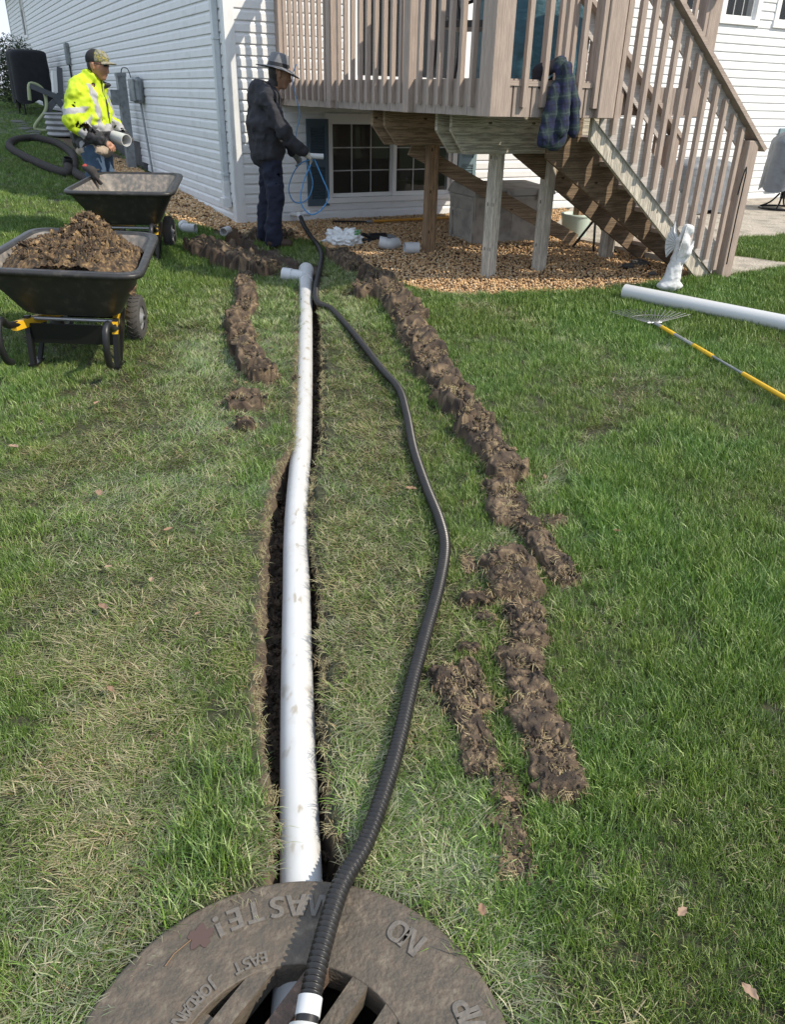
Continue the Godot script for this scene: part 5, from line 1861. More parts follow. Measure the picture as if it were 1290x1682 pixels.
func make_yard_things() -> void:
	var g := Geo.new()
	# angel statue
	var f := Flesh.new()
	f.bone(Vector3(-0.05, 0.03, 0), Vector3(0.04, 0.03, 0), 0.075, 0.065, 0.03, Vector3(1.2, 0.55, 1.0))
	f.bone(Vector3(-0.005, 0.05, 0), Vector3(0.025, 0.28, 0), 0.085, 0.058, 0.03)
	f.bone(Vector3(-0.06, 0.03, 0.01), Vector3(0.0, 0.22, 0.0), 0.05, 0.03, 0.03)
	f.bone(Vector3(0.025, 0.28, 0), Vector3(0.05, 0.43, 0), 0.055, 0.062, 0.03)
	f.bone(Vector3(0.05, 0.44, -0.05), Vector3(0.05, 0.44, 0.05), 0.035, 0.035, 0.03)
	f.bone(Vector3(0.055, 0.45, 0), Vector3(0.075, 0.52, 0), 0.022, 0.024, 0.02)
	f.bone(Vector3(0.085, 0.545, 0), Vector3(0.093, 0.53, 0), 0.042, 0.038, 0.012)
	f.bone(Vector3(0.05, 0.56, 0), Vector3(0.035, 0.45, 0), 0.035, 0.035, 0.02)
	f.bone(Vector3(0.13, 0.532, 0), Vector3(0.128, 0.525, 0), 0.008, 0.008, 0.006)
	for s in [-1.0, 1.0]:
		f.bone(Vector3(0.05, 0.43, s * 0.065), Vector3(0.075, 0.34, s * 0.075), 0.03, 0.026, 0.015)
		f.bone(Vector3(0.075, 0.34, s * 0.075), Vector3(0.14, 0.39, s * 0.014), 0.026, 0.016, 0.012)
		f.bone(Vector3(0.14, 0.39, s * 0.008), Vector3(0.155, 0.44, s * 0.006), 0.011, 0.006, 0.006)
		f.bone(Vector3(0.07, 0.33, s * 0.07), Vector3(0.06, 0.25, s * 0.055), 0.03, 0.016, 0.02)
	var fold := FastNoiseLite.new()
	fold.seed = 4
	fold.frequency = 14.0
	var statue := thing("angel_statue", "white praying angel garden statue with raised wings on the gravel", "statue", "", Transform3D(Basis(Vector3.UP, 0.15).scaled(Vector3.ONE * 0.92), house_xf * Vector3(2.52, -0.08, 4.46)))
	part(statue, "figure", f.build(0.0085, func(_p): return Color.WHITE, fold, 0.012), M.statue)
	for s in [-1.0, 1.0]:
		var wing := part(statue, "wing", fan_wing(s), M.statue, Transform3D(Basis().scaled(Vector3.ONE * 0.8), Vector3(0.0, 0.085, 0)))
		for k in 7:
			g = Geo.new()
			var t := k / 6.0
			var root := Vector3(0.01, 0.40 + 0.03 * t, s * 0.04)
			var tip := Vector3(-0.06 - 0.03 * sin(t * PI), 0.24 + 0.40 * t, s * (0.07 + 0.13 * sin(0.5 + t * 2.0))) + Vector3(0.05 * t, 0, 0)
			g.tube(PackedVector3Array([root, root.lerp(tip, 0.5) + Vector3(-0.02, 0.0, s * 0.02), tip]), PackedFloat32Array([0.010, 0.014, 0.004]), 6, true, Color.WHITE, 0.55)
			part(wing, "feather", g, M.statue)
	plaid_jacket()
	# storage box under the deck
	var box := thing("storage_box", "grey resin storage box with paneled sides under the deck", "box", "", house_xf * Transform3D(Basis(Vector3.UP, -0.06), Vector3(2.45, -0.04, 1.86)))
	g = Geo.new()
	g.hexa([Vector3(-0.46, 0, 0.27), Vector3(0.46, 0, 0.27), Vector3(0.46, 0, -0.27), Vector3(-0.46, 0, -0.27), Vector3(-0.49, 0.50, 0.29), Vector3(0.49, 0.50, 0.29), Vector3(0.49, 0.50, -0.29), Vector3(-0.49, 0.50, -0.29)])
	part(box, "body", g, M.resin_box)
	g = Geo.new()
	g.hexa([Vector3(-0.515, 0.50, 0.315), Vector3(0.515, 0.50, 0.315), Vector3(0.515, 0.50, -0.31), Vector3(-0.515, 0.50, -0.31), Vector3(-0.50, 0.56, 0.30), Vector3(0.50, 0.56, 0.30), Vector3(0.47, 0.60, -0.27), Vector3(-0.47, 0.60, -0.27)])
	part(box, "lid", g, M.resin_box)
	for q in [[-0.40, 0.06], [0.40, 0.06], [0.0, 0.012]]:
		g = Geo.new()
		g.hexa([Vector3(q[0] - q[1], 0.02, 0.272), Vector3(q[0] + q[1], 0.02, 0.272), Vector3(q[0] + q[1], 0.02, 0.26), Vector3(q[0] - q[1], 0.02, 0.26), Vector3(q[0] - q[1], 0.48, 0.302), Vector3(q[0] + q[1], 0.48, 0.302), Vector3(q[0] + q[1], 0.48, 0.27), Vector3(q[0] - q[1], 0.48, 0.27)])
		part(box, "rib", g, M.resin_box)
	for y in [0.03, 0.33, 0.47]:
		g = Geo.new()
		g.box(Vector3(-0.462 - y * 0.06, y, 0), Vector3(0.03, 0.035, 0.5))
		part(box, "side_rail", g, M.resin_box)
		g = Geo.new()
		g.box(Vector3(0.0, y, 0.268 + y * 0.04), Vector3(0.86, 0.03, 0.03))
		part(box, "front_rail", g, M.resin_box)
	for z in [-0.235, 0.235]:
		g = Geo.new()
		g.box(Vector3(-0.478, 0.25, z), Vector3(0.032, 0.46, 0.06))
		part(box, "corner_rail", g, M.resin_box)
	for x in [-0.1, 0.30]:
		g = Geo.new()
		g.box(Vector3(x, 0.50, 0.322), Vector3(0.06, 0.09, 0.018))
		part(box, "latch", g, M.resin_box)
	# plank leaning behind the posts
	g = Geo.new()
	g.beam(house_xf * Vector3(1.16, 0.93, 2.08), house_xf * Vector3(3.02, 0.02, 2.52), 0.04, 0.135, Vector3.UP)
	single("leaning_plank", g, M.beam_brown, "weathered wooden plank slanting down behind the deck posts", "plank")
	# pot with a stake, rocks, black folding stand
	var pot := thing("plastic_bucket", "pale green bucket with a thin stake under the stairs", "bucket", "", Transform3D(Basis(), house_xf * Vector3(3.30, -0.02, 2.17)))
	g = Geo.new()
	g.lathe(PackedVector2Array([Vector2(0, 0), Vector2(0.13, 0), Vector2(0.165, 0.24), Vector2(0.175, 0.24), Vector2(0.175, 0.265), Vector2(0.155, 0.265), Vector2(0.145, 0.2), Vector2(0.0, 0.2)]), 28)
	part(pot, "bucket", g, M.bucket)
	g = Geo.new()
	g.bar(Vector3(0.0, 0.15, 0.02), Vector3(0.01, 0.52, 0.02), 0.006, 6)
	part(pot, "stake", g, M.meter_grey)
	var stand := thing("folding_stand", "black metal stand with splayed legs under the stairs", "stand", "", house_xf)
	for q in [Vector3(2.92, -0.03, 2.62), Vector3(3.0, -0.05, 2.87), Vector3(3.21, -0.05, 2.99)]:
		g = Geo.new()
		g.beam(q, Vector3(3.10, 0.27, 2.72), 0.022, 0.022)
		part(stand, "leg", g, M.black_steel)
	g = Geo.new()
	g.box(Vector3(3.10, 0.28, 2.72), Vector3(0.07, 0.03, 0.07))
	part(stand, "head", g, M.black_steel)
	for q in [[3.02, 3.55, 0.11, "flat dark boulder at the foot of the stairs"], [2.80, 3.62, 0.07, "small grey stone next to the boulder under the stairs"], [2.75, 4.0, 0.05, "round grey stone behind the angel statue"]]:
		single("boulder", rock(int(q[2] * 999), 3, 0.25, Vector3(1.3, 0.55, 0.9), Color(0.13, 0.125, 0.115)), M.soil, q[3], "stone", "stones by the stairs", Transform3D(Basis().scaled(Vector3.ONE * q[2] * 0.62), house_xf * Vector3(q[0], -0.05, q[1])))
	# grill under a dark cover, covered patio chair on its swivel base
	var cov := thing("covered_grill", "patio grill under a dark grey cover behind the stairs", "grill", "", Transform3D(Basis(Vector3.UP, TURN), Vector3(4.22, 0.40, -12.0)))
	g = Geo.new()
	drape(g, 0.92, 0.55, 0.66, 0.05, 31)
	part(cov, "cover", g, M.tarp_grey)
	g = Geo.new()
	g.box(Vector3(0.0, 0.06, 0), Vector3(0.6, 0.12, 0.35))
	part(cov, "foot", g, M.black_steel)
	var ch := thing("covered_chair", "swivel patio chair under a grey cover on the concrete", "chair", "", Transform3D(Basis(Vector3.UP, -0.2), Vector3(5.72, 0.40, -12.6)))
	g = Geo.new()
	drape(g, 0.60, 0.62, 0.72, 0.12, 37, 0.12, 0.05)
	part(ch, "cover", g, M.tarp_grey, Transform3D(Basis(), Vector3(0, 0.24, 0)))
	g = Geo.new()
	for k in 16:
		var a0 := TAU * k / 16.0
		var a1 := TAU * (k + 1) / 16.0
		g.bar(Vector3(cos(a0) * 0.30, 0.02, sin(a0) * 0.30), Vector3(cos(a1) * 0.30, 0.02, sin(a1) * 0.30), 0.016, 6)
	for k in 4:
		var a := TAU * k / 4.0 + 0.4
		g.tube(smooth([Vector3(cos(a) * 0.30, 0.02, sin(a) * 0.30), Vector3(cos(a) * 0.16, 0.09, sin(a) * 0.16), Vector3(cos(a) * 0.05, 0.22, sin(a) * 0.05)], 0.03), PackedFloat32Array([0.014]), 6)
	g.bar(Vector3(0, 0.15, 0), Vector3(0, 0.35, 0), 0.04, 12)
	part(ch, "swivel_base", g, M.black_steel)
	# things up on the deck
	var table := thing("covered_patio_set", "teal covered patio furniture standing on the deck", "furniture", "", house_xf * Transform3D(Basis(), Vector3(2.45, 1.50, 2.15)))
	g = Geo.new()
	drape(g, 0.85, 0.95, 1.05, 0.05, 41)
	part(table, "cover", g, M.tarp_teal)
	g = Geo.new()
	g.box(Vector3(0, 0.03, 0), Vector3(0.6, 0.06, 0.6))
	part(table, "foot", g, M.black_steel)
	var dc := thing("deck_chair", "dark metal patio chair with curved arms seen through the railing", "chair", "", house_xf * Transform3D(Basis(Vector3.UP, 0.6), Vector3(1.25, 1.50, 2.95)))
	g = Geo.new()
	g.box(Vector3(0, 0.42, 0), Vector3(0.48, 0.05, 0.48))
	part(dc, "seat", g, M.black_plastic)
	for s in [-1.0, 1.0]:
		g = Geo.new()
		g.tube(smooth([Vector3(s * 0.25, 0.0, 0.24), Vector3(s * 0.25, 0.42, 0.24), Vector3(s * 0.26, 0.63, 0.2), Vector3(s * 0.26, 0.65, 0.0), Vector3(s * 0.25, 0.6, -0.22)], 0.05), PackedFloat32Array([0.015]), 8)
		part(dc, "arm", g, M.black_steel)
		g = Geo.new()
		g.tube(smooth([Vector3(s * 0.24, 0.0, -0.26), Vector3(s * 0.24, 0.42, -0.22), Vector3(s * 0.22, 0.95, -0.33)], 0.06), PackedFloat32Array([0.015]), 8)
		part(dc, "leg", g, M.black_steel)
	g = Geo.new()
	g.box(Vector3(0, 0.72, -0.28), Vector3(0.42, 0.48, 0.02), Basis(Vector3.RIGHT, -0.2))
	part(dc, "backrest", g, M.black_plastic)
	# cord on the newel post
	g = Geo.new()
	var hx := func(p: Vector3) -> Vector3: return house_xf * p
	g.tube(smooth([hx.call(Vector3(3.35, 0.05, 4.325)), hx.call(Vector3(3.34, 0.5, 4.33)), hx.call(Vector3(3.35, 0.84, 4.325)), hx.call(Vector3(3.33, 0.89, 4.33)), hx.call(Vector3(3.31, 0.80, 4.33)), hx.call(Vector3(3.30, 0.66, 4.325))], 0.03), PackedFloat32Array([0.006]), 6)
	single("hanging_cord", g, M.black_plastic, "thin black cord hanging in a loop on the newel post", "cord")
	# small post light
	var pl := thing("post_light", "small white globe light at the top of the far rail post", "light", "", house_xf * Transform3D(Basis(), Vector3(3.72, 2.30, 3.34)))
	g = Geo.new()
	g.lathe(PackedVector2Array([Vector2(0.0, -0.05), Vector2(0.035, -0.04), Vector2(0.05, 0.0), Vector2(0.035, 0.04), Vector2(0.0, 0.05)]), 16)
	part(pl, "globe", g, M.white_matt)
	g = Geo.new()
	g.beam(Vector3(0, 0.04, -0.01), Vector3(0, 0.07, -0.045), 0.03, 0.03)
	part(pl, "bracket", g, M.white_matt)
	rakes_and_litter()


func fan_wing(s: float) -> Geo:
	var g := Geo.new()
	var rim := []
	for k in 15:
		var t := k / 14.0
		rim.append(Vector3(-0.06 - 0.03 * sin(t * PI) + 0.05 * t, 0.24 + 0.40 * t, s * (0.07 + 0.13 * sin(0.5 + t * 2.0))) * 0.97)
	var root := Vector3(0.012, 0.40, s * 0.035)
	for off in [0.0, 0.007]:
		for k in 14:
			var o := Vector3(off, 0, 0)
			if (off > 0.0) == (s > 0.0):
				g.tri(root + o, rim[k] + o, rim[k + 1] + o)
			else:
				g.tri(root + o, rim[k + 1] + o, rim[k] + o)
	for k in 14:
		g.quad(rim[k], rim[k + 1], rim[k + 1] + Vector3(0.007, 0, 0), rim[k] + Vector3(0.007, 0, 0))
	return g


func plaid_jacket() -> void:
	var f := Flesh.new()
	# x to the right along the railing, y up, z out from it
	f.bone(Vector3(0.00, 0.26, -0.02), Vector3(-0.01, 0.0, 0.02), 0.05, 0.075, 0.03, Vector3(1.0, 1, 0.6))
	f.bone(Vector3(-0.01, 0.05, 0.02), Vector3(-0.03, -0.27, 0.02), 0.085, 0.115, 0.03, Vector3(1.25, 1, 0.5))
	f.bone(Vector3(-0.06, 0.05, 0.0), Vector3(-0.15, -0.31, 0.0), 0.06, 0.055, 0.03, Vector3(1, 1, 0.7))
	f.bone(Vector3(0.01, 0.22, 0.05), Vector3(0.0, -0.22, 0.085), 0.05, 0.062, 0.012, Vector3(1, 1, 0.75))
	f.bone(Vector3(0.07, 0.14, 0.03), Vector3(0.14, -0.05, 0.05), 0.05, 0.06, 0.012, Vector3(1, 1, 0.75))
	f.bone(Vector3(0.14, -0.05, 0.05), Vector3(0.165, -0.23, 0.05), 0.06, 0.055, 0.012, Vector3(1, 1, 0.75))
	f.bone(Vector3(-0.02, 0.25, -0.05), Vector3(-0.14, 0.19, -0.13), 0.045, 0.06, 0.03)
	f.bone(Vector3(-0.14, 0.19, -0.13), Vector3(-0.16, 0.10, -0.14), 0.06, 0.06, 0.03)
	var w := FastNoiseLite.new()
	w.seed = 12
	w.frequency = 9.0
	var navy := Color(0.020, 0.026, 0.075)
	var green := Color(0.024, 0.042, 0.042)
	var line := Color(0.085, 0.12, 0.11)
	var col := func(p: Vector3) -> Color:
		if p.z < -0.035:
			return Color(0.012, 0.014, 0.022)
		var a := p.x + p.y * 0.22
		var u := fposmod(a, 0.105) / 0.105
		var v := fposmod(p.y - p.x * 0.12, 0.125) / 0.125
		var c := navy
		if u < 0.42:
			c = c.lerp(green, 0.55)
		if v < 0.42:
			c = c.lerp(green, 0.6)
		if u < 0.42 and v < 0.42:
			c = green * 1.35
		if absf(u - 0.72) < 0.045 or absf(v - 0.74) < 0.04:
			c = c.lerp(Color(0.01, 0.012, 0.02), 0.7)
		if absf(u - 0.21) < 0.04 or absf(v - 0.21) < 0.035:
			c = c.lerp(line, 0.55)
		return c
	var t := thing("plaid_jacket", "navy and green plaid jacket hung over the deck railing", "jacket", "", house_xf * Transform3D(Basis(), Vector3(1.135, 1.385, 4.36)))
	part(t, "jacket", f.build(0.0075, col, w, 0.013), M.cloth, Transform3D(Basis().scaled(Vector3(0.82, 0.9, 0.85)), Vector3.ZERO))


func rakes_and_litter() -> void:
	# wire leaf rake with a telescoping handle
	var head := at_ground(1.985, -6.02, 0.055)
	var end := at_ground(2.376, -4.542, 0.05)
	var dir := (end - head).normalized()
	var rk := thing("leaf_rake", "wire leaf rake with a yellow and grey telescoping handle on the lawn", "rake")
	var g := Geo.new()
	var cut := [[0.0, 0.10, 0.014, M.rim_metal, "ferrule"], [0.10, 0.28, 0.0145, M.yellow, "handle_section"], [0.28, 0.52, 0.0125, M.rim_metal, "handle_section"], [0.52, 0.76, 0.0145, M.yellow, "handle_section"], [0.76, 1.10, 0.0085, M.meter_grey, "handle_rod"], [1.10, 2.2, 0.0145, M.yellow, "handle_section"]]
	for c in cut:
		g = Geo.new()
		g.bar(head + dir * c[0], head + dir * c[1], c[2], 12)
		part(rk, c[4], g, c[3])
	g = Geo.new()
	var cross := dir.cross(Vector3.UP).normalized()
	for q in [-1.0, 1.0]:
		g.bar(head + cross * 0.02 * q, head - dir * 0.02 + cross * 0.05 * q + Vector3.UP * 0.01, 0.006, 6)
	g.bar(head - dir * 0.01 - cross * 0.06, head - dir * 0.01 + cross * 0.06, 0.008, 8)
	part(rk, "yoke", g, M.rim_metal)
	for k in 18:
		var t := k / 17.0 * 2.0 - 1.0
		var a := t * 0.95
		var d2 := (-dir).rotated(Vector3.UP, -a - 0.35)
		var s0 := head - dir * 0.015 + cross * t * -0.05
		var tip := s0 + d2 * (0.29 + 0.04 * absf(t))
		tip.y = ground(tip.x, tip.z) + 0.075
		g = Geo.new()
		g.tube(PackedVector3Array([s0, tip, tip + d2 * 0.025 + Vector3.UP * -0.055]), PackedFloat32Array([0.0022]), 5)
		part(rk, "tine", g, M.galvanized)
	g = Geo.new()
	var arc := []
	for k in 9:
		var t := k / 8.0 * 2.0 - 1.0
		var q := head - dir * 0.015 + (-dir).rotated(Vector3.UP, -t * 0.95 - 0.35) * 0.15 + cross * t * -0.04
		q.y = ground(q.x, q.z) + 0.07
		arc.append(q)
	g.tube(smooth(arc, 0.03), PackedFloat32Array([0.0025]), 5)
	part(rk, "brace_wire", g, M.galvanized)
	# garden rake by the wall
	var a0 := at_ground(-0.33, -10.03, 0.05)
	var a1 := at_ground(0.75, -10.55, 0.06)
	var gr := thing("garden_rake", "bow rake with an orange handle on the gravel under the window", "rake")
	g = Geo.new()
	g.bar(a0, a1, 0.016, 10)
	part(gr, "handle", g, M.handle_orange)
	g = Geo.new()
	var hb := a0 + (a0 - a1).normalized() * 0.08
	g.bar(a0, hb, 0.018, 10)
	part(gr, "ferrule", g, M.meter_grey)
	var across := Vector3(-0.45, 0, 0.02)
	g = Geo.new()
	g.bar(hb, hb + across * 0.9, 0.011, 6)
	part(gr, "head_bar", g, M.black_steel)
	for k in 12:
		g = Geo.new()
		var q := hb + across * 0.9 * (k / 11.0)
		g.bar(q, q + Vector3(0.0, -0.045, 0.05), 0.006, 5)
		part(gr, "tine", g, M.black_steel)
	# black power tool
	var tool_ := thing("power_tool", "black handheld power tool lying on the gravel near the elbow", "tool", "", Transform3D(Basis(Vector3.UP, 0.3), at_ground(-0.24, -9.02, 0.05)))
	g = Geo.new()
	rounded(g, Vector3(0, 0.0, 0), Vector3(0.22, 0.075, 0.08), 0.02)
	part(tool_, "body", g, M.black_plastic)
	g = Geo.new()
	g.tube(smooth([Vector3(-0.1, 0.0, 0.0), Vector3(-0.17, 0.03, 0.0), Vector3(-0.18, -0.02, 0.05), Vector3(-0.08, -0.03, 0.07)], 0.02), PackedFloat32Array([0.018]), 8)
	part(tool_, "handle", g, M.black_plastic)
	g = Geo.new()
	g.bar(Vector3(0.11, 0.0, 0.0), Vector3(0.2, -0.02, 0.01), 0.03, 12)
	part(tool_, "nose", g, M.meter_grey)
	g = Geo.new()
	g.tube(smooth([Vector3(0.1, -0.03, -0.03), Vector3(0.22, -0.04, -0.06), Vector3(0.3, -0.04, 0.0), Vector3(0.2, -0.04, 0.06), Vector3(0.1, -0.04, 0.04)], 0.03), PackedFloat32Array([0.007]), 6)
	part(tool_, "cord", g, M.black_plastic)
	# crumpled white bag
	var n := FastNoiseLite.new()
	n.seed = 5
	n.frequency = 1.0
	n.fractal_octaves = 3
	var bag := thing("plastic_bag", "crumpled white plastic bag with green print on the gravel", "bag", "", Transform3D(Basis(Vector3.UP, 0.05), at_ground(-0.60, -8.78, 0.0)))
	g = Geo.new()
	g.grid(61, 31, func(i: int, j: int) -> Array:
		var a := TAU * (i % 60) / 60.0
		var t := PI * j / 30.0
		var d := Vector3(cos(a) * sin(t), -cos(t), -sin(a) * sin(t))
		var cr := absf(n.get_noise_3dv(d * 1.6)) * 0.75 + absf(n.get_noise_3dv(d * 3.6)) * 0.22
		var p := d * Vector3(0.19, 0.13, 0.11) * (0.75 + cr)
		p.y = maxf(p.y * (0.65 + 0.55 * absf(d.x)) + 0.065, 0.004)
		return [p, Color.WHITE])
	part(bag, "film", g, M.plastic_bag)
	g = Geo.new()
	for k in 4:
		g.box(Vector3(0.145 + 0.02 * (k % 2), 0.125 + 0.012 * k, 0.075 - 0.015 * k), Vector3(0.055, 0.010, 0.004), Basis(Vector3.RIGHT, -0.6).rotated(Vector3.UP, 0.5))
	part(bag, "print", g, M.bag_green)
	# fallen leaves
	var spots := [[-1.346, -3.191, 0.05], [-0.951, -2.887, 0.035], [-1.051, -2.354, 0.04], [-1.932, -3.642, 0.05], [0.085, -3.307, 0.045], [-0.887, -1.934, 0.03], [0.343, -1.544, 0.028], [0.72, -1.22, 0.03], [0.811, -1.034, 0.035], [0.981, -2.984, 0.03], [0.239, -1.215, 0.03], [-1.71, -4.226, 0.04], [-0.92, -2.52, 0.028], [-1.12, -2.62, 0.026], [-0.70, -2.33, 0.022]]
	for k in spots.size():
		var q: Array = spots[k]
		g = Geo.new()
		var curl := rng.randf_range(0.3, 0.9)
		var tint := Color(0.20, 0.115, 0.065).lerp(Color(0.33, 0.23, 0.16), rng.randf())
		g.grid(17, 9, func(i: int, j: int) -> Array:
			var x := i / 16.0 * 2.0 - 1.0
			var z := j / 8.0 * 2.0 - 1.0
			var w := (1.0 - x * x * 0.95) * (0.62 + 0.38 * absf(cos(x * 5.0 + 0.6 * signf(z) + k)))
			return [Vector3(x, curl * (absf(z) * w * 0.5 + 0.25 * x * x) + 0.05 * sin(x * 5.0 + z * 3.0), -z * w * 0.6), tint])
		var y := 0.045
		var txt := "dry leaf lying on the flat smooth piece of sod" if k == 6 else "dry leaf on the grass beside the black hose" if k == 4 else "dry brown leaf on the flattened pale grass by the pipe trench" if q[0] < -0.3 else "dry brown leaf on the green grass past the sod strips"
		single("dry_leaf", g, M.leaf, txt, "leaf", "" if k in [4, 6] else "leaves on the flattened grass" if q[0] < -0.3 else "leaves on the green grass", Transform3D(Basis(Vector3.UP, rng.randf() * TAU).scaled(Vector3.ONE * q[2] * 0.62), Vector3(q[0], soft_ground(q[0], q[1]) + y, q[1])))


func hw(u: float, s: float, up := 0.0) -> Vector3:   # a spot left of the house: u from the wall line, s back from the front
	var p: Vector3 = house_xf * Vector3(u, 0, -s)
	return at_ground(p.x, p.z, up)


func make_far_yard() -> void:
	var g := Geo.new()
	# big ribbed drain hose lying in a loop
	var hz := thing("drain_tubing", "big dirty black ribbed drain tubing lying in a loop on the shaded lawn", "hose")
	var path := [hw(-1.28, 4.35, 0.14), hw(-1.34, 4.05, 0.075), hw(-1.5, 4.6, 0.065), hw(-1.72, 5.8, 0.065), hw(-1.86, 7.0, 0.065), hw(-1.72, 7.9, 0.065), hw(-1.35, 8.3, 0.065), hw(-1.02, 7.6, 0.065), hw(-0.95, 6.2, 0.065), hw(-1.1, 5.0, 0.065), hw(-1.22, 4.2, 0.065), hw(-1.15, 3.3, 0.065), hw(-1.0, 2.7, 0.06)]
	part(hz, "tubing", corrugated(smooth(path, 0.06), 0.066, 0.022, 0.006, 16), M.big_hose)
	g = Geo.new()
	var e0: Vector3 = path[0]
	g.pipe(e0, e0 + Vector3(0.03, 0.10, 0.02), 0.072, 0.008, 18)
	part(hz, "cuff", g, M.black_plastic)
	# covered thing, chair, planter along the side of the house
	var cv := thing("covered_smoker", "tall black covered grill standing by the side of the house", "grill", "", Transform3D(Basis(Vector3.UP, TURN + 0.2), hw(-0.72, 13.2)))
	g = Geo.new()
	drape(g, 0.82, 0.65, 1.12, 0.04, 51, 0.02, 0.02)
	part(cv, "cover", g, M.tarp_black, Transform3D(Basis(), Vector3(0, 0.22, 0)))
	g = Geo.new()
	for s in [-1.0, 1.0]:
		for z in [-0.22, 0.22]:
			g.bar(Vector3(s * 0.3, 0, z), Vector3(s * 0.3, 0.4, z), 0.02, 8)
	part(cv, "legs", g, M.black_steel)
	var ch := thing("plastic_chair", "upturned grey plastic chair with pale green hose beside the planter", "chair", "", Transform3D(Basis(Vector3.UP, 0.5), hw(-0.62, 10.2)))
	g = Geo.new()
	g.prism(PackedVector2Array([Vector2(-0.30, 0.0), Vector2(-0.18, 0.0), Vector2(-0.10, 0.38), Vector2(0.06, 0.55), Vector2(0.20, 0.62), Vector2(0.20, 0.68), Vector2(0.02, 0.64), Vector2(-0.18, 0.48)]), 0.05, Transform3D(Basis(), Vector3(0, 0, 0.2)))
	part(ch, "leg_frame", g, M.grey_resin)
	g = Geo.new()
	g.prism(PackedVector2Array([Vector2(0.05, 0.60), Vector2(0.18, 0.58), Vector2(0.24, 1.15), Vector2(0.14, 1.18)]), 0.06, Transform3D(Basis(), Vector3(0, 0, 0.1)))
	part(ch, "back_post", g, M.grey_resin)
	g = Geo.new()
	g.beam(Vector3(-0.45, 0.82, 0.22), Vector3(0.1, 0.60, 0.22), 0.08, 0.10)
	part(ch, "arm", g, M.grey_resin)
	g = Geo.new()
	g.beam(Vector3(0.0, 0.62, 0.24), Vector3(0.42, 0.05, 0.24), 0.06, 0.12)
	part(ch, "leg", g, M.grey_resin)
	g = Geo.new()
	g.box(Vector3(0.06, 0.9, 0.02), Vector3(0.08, 0.4, 0.3), Basis(Vector3(0, 0, 1), -0.1))
	part(ch, "seat_panel", g, M.white_matt)
	g = Geo.new()
	g.tube(smooth([Vector3(-0.5, 0.55, 0.25), Vector3(-0.44, 0.85, 0.2), Vector3(-0.2, 0.75, 0.1), Vector3(-0.22, 0.4, 0.3), Vector3(-0.5, 0.03, 0.35), Vector3(0.1, 0.02, 0.4)], 0.05), PackedFloat32Array([0.035]), 8)
	part(ch, "hose", g, M.green_resin)
	var pl := thing("metal_planter", "corrugated galvanized metal planter ring beside the house wall", "planter", "", Transform3D(Basis(), hw(-0.55, 9.2)))
	g = Geo.new()
	var prof := PackedVector2Array()
	for k in 25:
		prof.append(Vector2(0.42 + 0.014 * sin(k * PI / 3.0), 0.40 * k / 24.0))
	g.lathe(prof, 40)
	part(pl, "ring", g, M.galvanized)
	g = Geo.new()
	g.lathe(PackedVector2Array([Vector2(0.43, 0.395), Vector2(0.435, 0.42), Vector2(0.41, 0.42), Vector2(0.40, 0.30), Vector2(0.0, 0.30)]), 40)
	part(pl, "lip", g, M.galvanized)
	# stone edging
	for k in 9:
		single("edging_stone", rock(300 + k, 2, 0.12, Vector3(1.5, 0.5, 0.8), Color(0.17, 0.165, 0.155)), M.soil, "grey edging stone along the side planting bed", "stone", "edging stones by the side bed", Transform3D(Basis(Vector3.UP, rng.randf() * 3.0).scaled(Vector3(0.13, 0.07, 0.12) * rng.randf_range(0.7, 1.2)), hw(-1.15 - 0.02 * k + rng.randf_range(-0.1, 0.1), 8.8 + k * 0.34 + rng.randf_range(-0.1, 0.1), 0.0)))
	# shrubs and bare trees beyond
	var hedge := thing("evergreen_shrub", "dark evergreen shrub behind the black covered grill", "shrub", "", Transform3D(Basis(), hw(-0.95, 14.8)))
	shrub(hedge, 1.5, 1.55, 2600, [Color(0.035, 0.06, 0.025), Color(0.05, 0.075, 0.03), Color(0.07, 0.065, 0.04)], 91, 0.05)
	for q in [[-1.9, 21.0, 1.0, 1.8, 92, "reddish bare shrub at the far corner of the house"], [-3.6, 25.0, 1.2, 2.0, 93, "brown bare shrub beyond the reddish one"]]:
		var b := thing("bare_shrub", q[5], "shrub", "", Transform3D(Basis(), hw(q[0], q[1])))
		shrub(b, q[2], q[3], 700, [Color(0.15, 0.085, 0.07), Color(0.12, 0.09, 0.07), Color(0.2, 0.15, 0.1)], q[4], 0.12)
	for q in [[-6.0, 44.0, 9.0, 94, "tall bare tree beyond the far house corner"], [-3.0, 50.0, 8.0, 95, "slender bare tree behind the shrubs"], [-9.0, 55.0, 10.0, 96, "spreading bare tree at the end of the lawn"]]:
		var b := thing("bare_tree", q[4], "tree", "", Transform3D(Basis(), hw(q[0], q[1])))
		bare_tree(b, q[2], q[3])
	g = Geo.new()
	g.beam(hw(-2.2, 17.5, 0.12), hw(-1.15, 15.3, 0.33), 0.1, 0.07)
	single("spout_extension", g, M.trim, "white downspout extension lying on the far lawn", "downspout")


